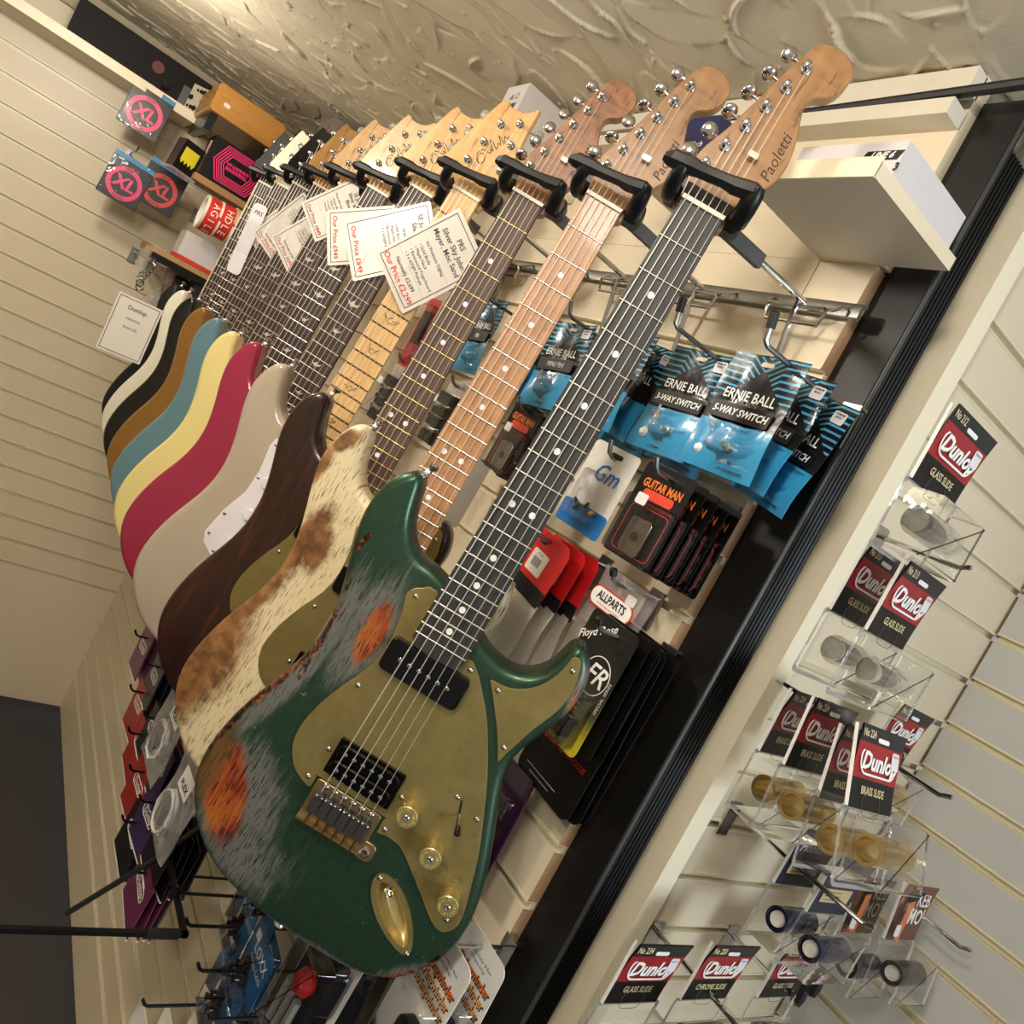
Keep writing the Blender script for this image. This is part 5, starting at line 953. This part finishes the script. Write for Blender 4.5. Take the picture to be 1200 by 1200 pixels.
def on_shelf(name, label, cat, px, w, d, h, mat, Y=2.63, rz=0):
    x = onY(*px, Y).x; r = empty(name, Matrix.Translation((x, Y, ST)) @ Matrix.Rotation(rz, 4, 'Z')); tag(r, label, cat); MB().box((0, d/2, h/2), (w, d, h)).build('carton', mat, r, smooth=0); return r
r = on_shelf('black_case', 'long black case with red badge standing on the back shelf', 'case', (165, 75), .36, .03, .105, P('charcoal_panel', (22, 18, 16), .6, var=.3, scale=20, spec=.2), 2.66); MB().lathe([(.016, 0), (.016, .002), (0, .002)], 20, (.04, -.001, .062), Matrix.Rotation(math.pi/2, 3, 'X')).build('badge', P('dull_red_badge', (96, 24, 26), .5), r)
on_shelf('carton', 'small grey carton beside the patterned box on the back shelf', 'box', (217, 115), .030, .06, .060, P('grey_carton', (84, 82, 84), .5), 2.64)
r = on_shelf('patterned_box', 'white box with black floral pattern at the end of the back shelf', 'box', (231, 118), .058, .058, .075, P('white_floral', (196, 184, 160), .5), 2.60, -.75)
for k in range(9): a = k*.7; MB().lathe([(.0045+.002*(k % 3), 0), (.003, .0006), (0, .0006)], 5, (-.022+.011*(k % 5), -.0004, .012+.025*(k//3)), Matrix.Rotation(math.pi/2, 3, 'X')).build('flower_print', BLACKI, r)
A, B_, C_ = onY(260, 95, 2.34), onY(340, 143, 2.34), onY(322, 178, 2.34)
OW = wood('honey_veneer', (160, 108, 40), (184, 130, 56), .4, 30, 3, .1, ax='X')
ow = empty('wooden_box', Matrix.Translation((A.x, 2.34, C_.z))); tag(ow, 'honey-coloured wooden cabinet under the ceiling above the far headstocks', 'cabinet')
wd, ht = B_.x-A.x, A.z-C_.z; MB().prism(ccw(rrect(wd, ht, .010, 4, wd/2, ht/2)), -.30, 0, .002).build('cabinet_body', OW, ow, None, (math.pi/2, 0, 0)); plate(empty('sticker_spot', Matrix.Translation((.035, -.0005, .030)) @ frame((0, 0, 0), 'Y').to_3x3().to_4x4(), ow), 'price_sticker', rrect(.018, .010, .005, 3), 0, .0006, P('pink_sticker', (228, 200, 192), .5))
for sx in (.02, wd-.02): MB().box((sx, .16, -.022), (.02, .26, .044)).build('foot_rail', BLACKP, ow, smooth=0)
# pink hexagon carton
def hexcarton():
    q = onY(254, 160, 2.36); r = empty('printed_carton', Matrix.Translation((q.x, 2.36, q.z-.105))); tag(r, 'black carton with pink hexagon lines left of the far headstocks', 'box'); MB().box((.075, .05, .055), (.15, .10, .11)).build('carton', BCARD, r, smooth=0)
    f = empty('print_panel', Matrix.Translation((.080, -.0004, .055)) @ frame((0, 0, 0), 'Y').to_3x3().to_4x4(), r); hp = [(-.066, .0), (-.044, .048), (.044, .048), (.066, 0), (.044, -.048), (-.044, -.048)]
    for k in range(5): s = 1-.10*k; s2 = s-.045; MB().ring(ccw([(x*s, y*s) for x, y in hp]), ccw([(x*s2, y*s2) for x, y in hp]), 0, .0006).build('hexagon_line', PINK, f)
    text(f, 'NO LOADING IN', .0, .006, .0105, PINK, .0008, bold=.05, xs=.75); text(f, "ROCK'N'ROLL", .0, -.006, .0125, PINK, .0008, bold=.05, xs=.75)
    sp = empty('spine_panel', Matrix.Translation((-.0004, .05, .055)) @ frame((0, 0, 0), 'X').to_3x3().to_4x4(), r); plate(sp, 'spine_label', rrect(.030, .085, .001, 1), 0, .0005, P('pale_spine', (216, 196, 186), .5)); MB().box((-.002, 0, .0006), (.012, .076, .0004)).build('spine_bar', XRED, sp, smooth=0)
    MB().box((.075, .05, -.012), (.17, .13, .018)).build('wood_tray', P('tray_wood', (150, 112, 70), .6), r, smooth=0)
hexcarton()
q = onY(222, 186, 2.38); r = empty('printed_pack', frame(q, 'Y', -.06, .25)); tag(r, 'black pack with dripping yellow label left of the hexagon carton', 'pack'); plate(r, 'carton', rrect(.056, .080, .002, 2), -.05, .0, BCARD); plate(r, 'yellow_label', ccw([(-.020, .022), (.020, .022), (.020, -.012)]+[(.020-.005*k, -.012-(.010 if k % 2 else 0)) for k in range(1, 8)]+[(-.020, -.012)]), .0002, .0008, P('acid_yellow', (206, 190, 36), .45)); MB().box((0, -.045, -.02), (.070, .006, .07)).build('clear_tray', CLEARBAG, r, smooth=0)
# packing tape rolls
TAPE = P('tape_white', (226, 220, 206), .4)
def tape(px, py, X1, label, words, red=True):
    q = onY(px, py, 2.30); r = empty('tape_roll', Matrix.Translation(q)); tag(r, label, 'tape roll', 'rolls of packing tape'); m = Matrix.Rotation(math.pi/2, 3, 'Y')
    MB().lathe([(.038, 0), (.046, 0), (.046, X1), (.038, X1), (.038, 0)], 30, (0, 0, 0), m, False).build('tape', TAPE if red else P('tape_buff', (196, 178, 138), .4), r)
    if red:
        MB().lathe([(.0464, .006), (.0464, X1-.006)], 30, (0, 0, 0), m, False).build('red_band', XRED, r)
        for k, ch in enumerate(words): a = -.55+k*.42; text(r, ch, 0, 0, .030, WHITE).matrix_local = Matrix.Translation((X1/2, -.0470*math.cos(a), .0470*math.sin(a)*-1)) @ Matrix.Rotation(math.pi/2-(-a), 4, 'X') @ Matrix.Rotation(-math.pi/2, 4, 'Z') @ Matrix.Scale(.026, 4)
    return r
tape(236, 247, .046, 'roll of white and red fragile tape, nearer the left', 'AGILE'); tape(252, 254.5, .046, 'roll of white and red tape right of the other printed roll', 'HDLE'); tape(269, 262, .060, 'plain buff tape roll beside the two printed rolls', '', False)
q = onY(232, 232, EY); peg((onY(262, 255, 2.35).x, EY, onY(262, 252, 2.35).z), 'Y', .10, STEEL, None, .01, 'steel peg behind the tape rolls', 'pegs on the back wall')
# white carton with red foot on a cork shelf
q = onY(206, 300, 2.44); cz = q.z; ck = empty('shelf', Matrix.Translation((q.x-.02, 2.50, cz-.012))); tag(ck, 'narrow cork-topped shelf with black front below the white carton', 'shelf'); MB().box((.16, .08, 0), (.40, .28, .018)).build('cork_top', P('cork', (176, 138, 92), .8, var=.25, scale=150), ck, smooth=0); MB().box((.16, -.0615, -.016), (.40, .004, .020)).build('front_lip', BLACKP, ck, smooth=0)
r = empty('carton', Matrix.Translation((q.x, 2.45, cz-.002))); tag(r, 'white carton with red base on the cork shelf', 'box'); MB().box((.075, .05, .045), (.15, .10, .070)).build('lid', WBOX, r, smooth=0); MB().box((.075, .05, .006), (.152, .102, .012)).build('base', P('carton_red', (206, 56, 44), .4), r, smooth=0)
r = empty('carton', Matrix.Translation((q.x+.16, 2.47, cz-.002))); tag(r, 'grey carton with red edge behind the tape rolls', 'box'); MB().box((.07, .05, .05), (.14, .10, .10)).build('lid', P('pale_grey_carton', (180, 172, 166), .45), r, smooth=0); MB().box((.07, .05, .104), (.142, .102, .010)).build('red_edge', MATS['carton_red'], r, smooth=0)
# upright black case beside the farthest neck
q0, q1_ = onY(248, 297, 2.46), onY(217, 368, 2.46); r = empty('slim_case', Matrix.Translation((q1_.x, 2.46, q1_.z))); tag(r, 'slim black upright case left of the cream-bound neck', 'case'); MB().prism(ccw(rrect(.042, q0.z-q1_.z, .006, 3, .010, (q0.z-q1_.z)/2)), -.10, 0, .002).build('case_body', RUBBER, r, None, (math.pi/2, 0, 0)); MB().box((.010, -.0015, q0.z-q1_.z-.008), (.034, .002, .003)).build('metal_trim', CHROME, r, smooth=0)
# price notice on the back wall and clear packets
q = onY(152, 385, 2.20); r = empty('price_card', frame(q, 'Y', .03, 0)); tag(r, 'white price notice at the left edge above the ivory guitar', 'price card'); plate(r, 'card', rrect(.105, .150, .002, 2), -.0004, .0004, PAPER); MB().ring(rrect(.096, .140, .0005, 1), rrect(.093, .137, .0005, 1), .0004, .0008).build('printed_border', TEXTK, r); text(r, 'Dunlop', .0, .048, .0150, TEXTK, .0008, bold=.012); text(r, 'selection', 0, .022, .0095, TEXTK, .0008); text(r, 'from \u00a35', 0, 0, .010, TEXTK, .0008)
q = onY(172, 318, 2.36); r = empty('chain_strip', frame(q, 'Y', -.05, .1)); tag(r, 'tangle of metal keyrings and clear packets on a back wall peg', 'keyrings')
for k in range(8): MB().tube([(.009*math.cos(a)+.004*math.sin(k), .009*math.sin(a)-k*.011+.03, .004*math.sin(a*2+k)) for a in np.linspace(0, 6.0, 12)], .0018, 6, closed=True).build('ring', STEEL, r)
plate(r, 'packet', rrect(.020, .085, .004, 3, -.018, .02), -.010, -.009, CLEARBAG); peg((q.x, EY, q.z+.030), 'Y', EY-q.y-.012, STEEL, None, .012, 'steel peg holding the keyrings on the back wall', 'pegs on the back wall')
for k, (px, py, c) in enumerate(((195, 350, WHITE), (212, 345, BCARD), (180, 395, CLEARBAG), (172, 440, CLEARBAG), (205, 335, P('pink_packet', (196, 160, 150), .4)), (160, 455, WCARD))):
    q = onY(px, py, 2.55); r = empty('packet', frame(q, 'Y', .5*((k*37) % 5-2)/2, .2)); tag(r, 'small '+['white', 'black', 'clear', 'clear low', 'pink', 'pale low'][k]+' packet hanging on the back wall left of the black guitar', 'packet', 'packets on the back wall'); plate(r, 'card', rrect(.070, .090, .003, 2), -.001, .001, c); shell(r, .070, .085, .010)
# boxes high at the far end of the guitar wall
q = onX(384, 152, .50); b = box_thing('carton', 'grey carton with red side lettering under the ceiling above the black headstock', 'box', (.50, q.y-.02, EYE+.42), (.16, .12, .125), P('mid_grey_carton', (120, 112, 106), .45)); tf = empty('print_panel', Matrix.Translation((0, .025, .080)) @ frame((0, 0, 0), 'X').to_3x3().to_4x4(), b); text(tf, 'SUPREME', 0, 0, .018, REDI, .0006, rot=math.pi/2, bold=.01)
lg = empty('shelf', Matrix.Translation((.60, q.y+.05, EYE+.41))); tag(lg, 'cream ledge under the grey carton at the far end of the wall', 'shelf'); MB().box((0, 0, .004), (.16, .40, .010)).build('shelf_board', CREAM, lg, smooth=0); MB().box((-.08, 0, .004), (.003, .40, .014)).build('front_lip', MATS['shelf_lip'], lg, smooth=0)
q = onX(352, 158, .50); b = box_thing('carton', 'small dark carton with round yellow and red print beside the white headstock', 'box', (.50, q.y-.01, EYE+.425), (.05, .08, .10), BCARD); tf = empty('print_panel', Matrix.Translation((0, .04, .040)) @ frame((0, 0, 0), 'X').to_3x3().to_4x4(), b); MB().prism(circ(.026, 20), .0002, .0007).build('round_print', MATS['acid_yellow'], tf); MB().prism(ccw([(.026*math.cos(a), .026*math.sin(a)) for a in np.linspace(.2, 2.6, 10)]), .0008, .0010).build('red_segment', XRED, tf)
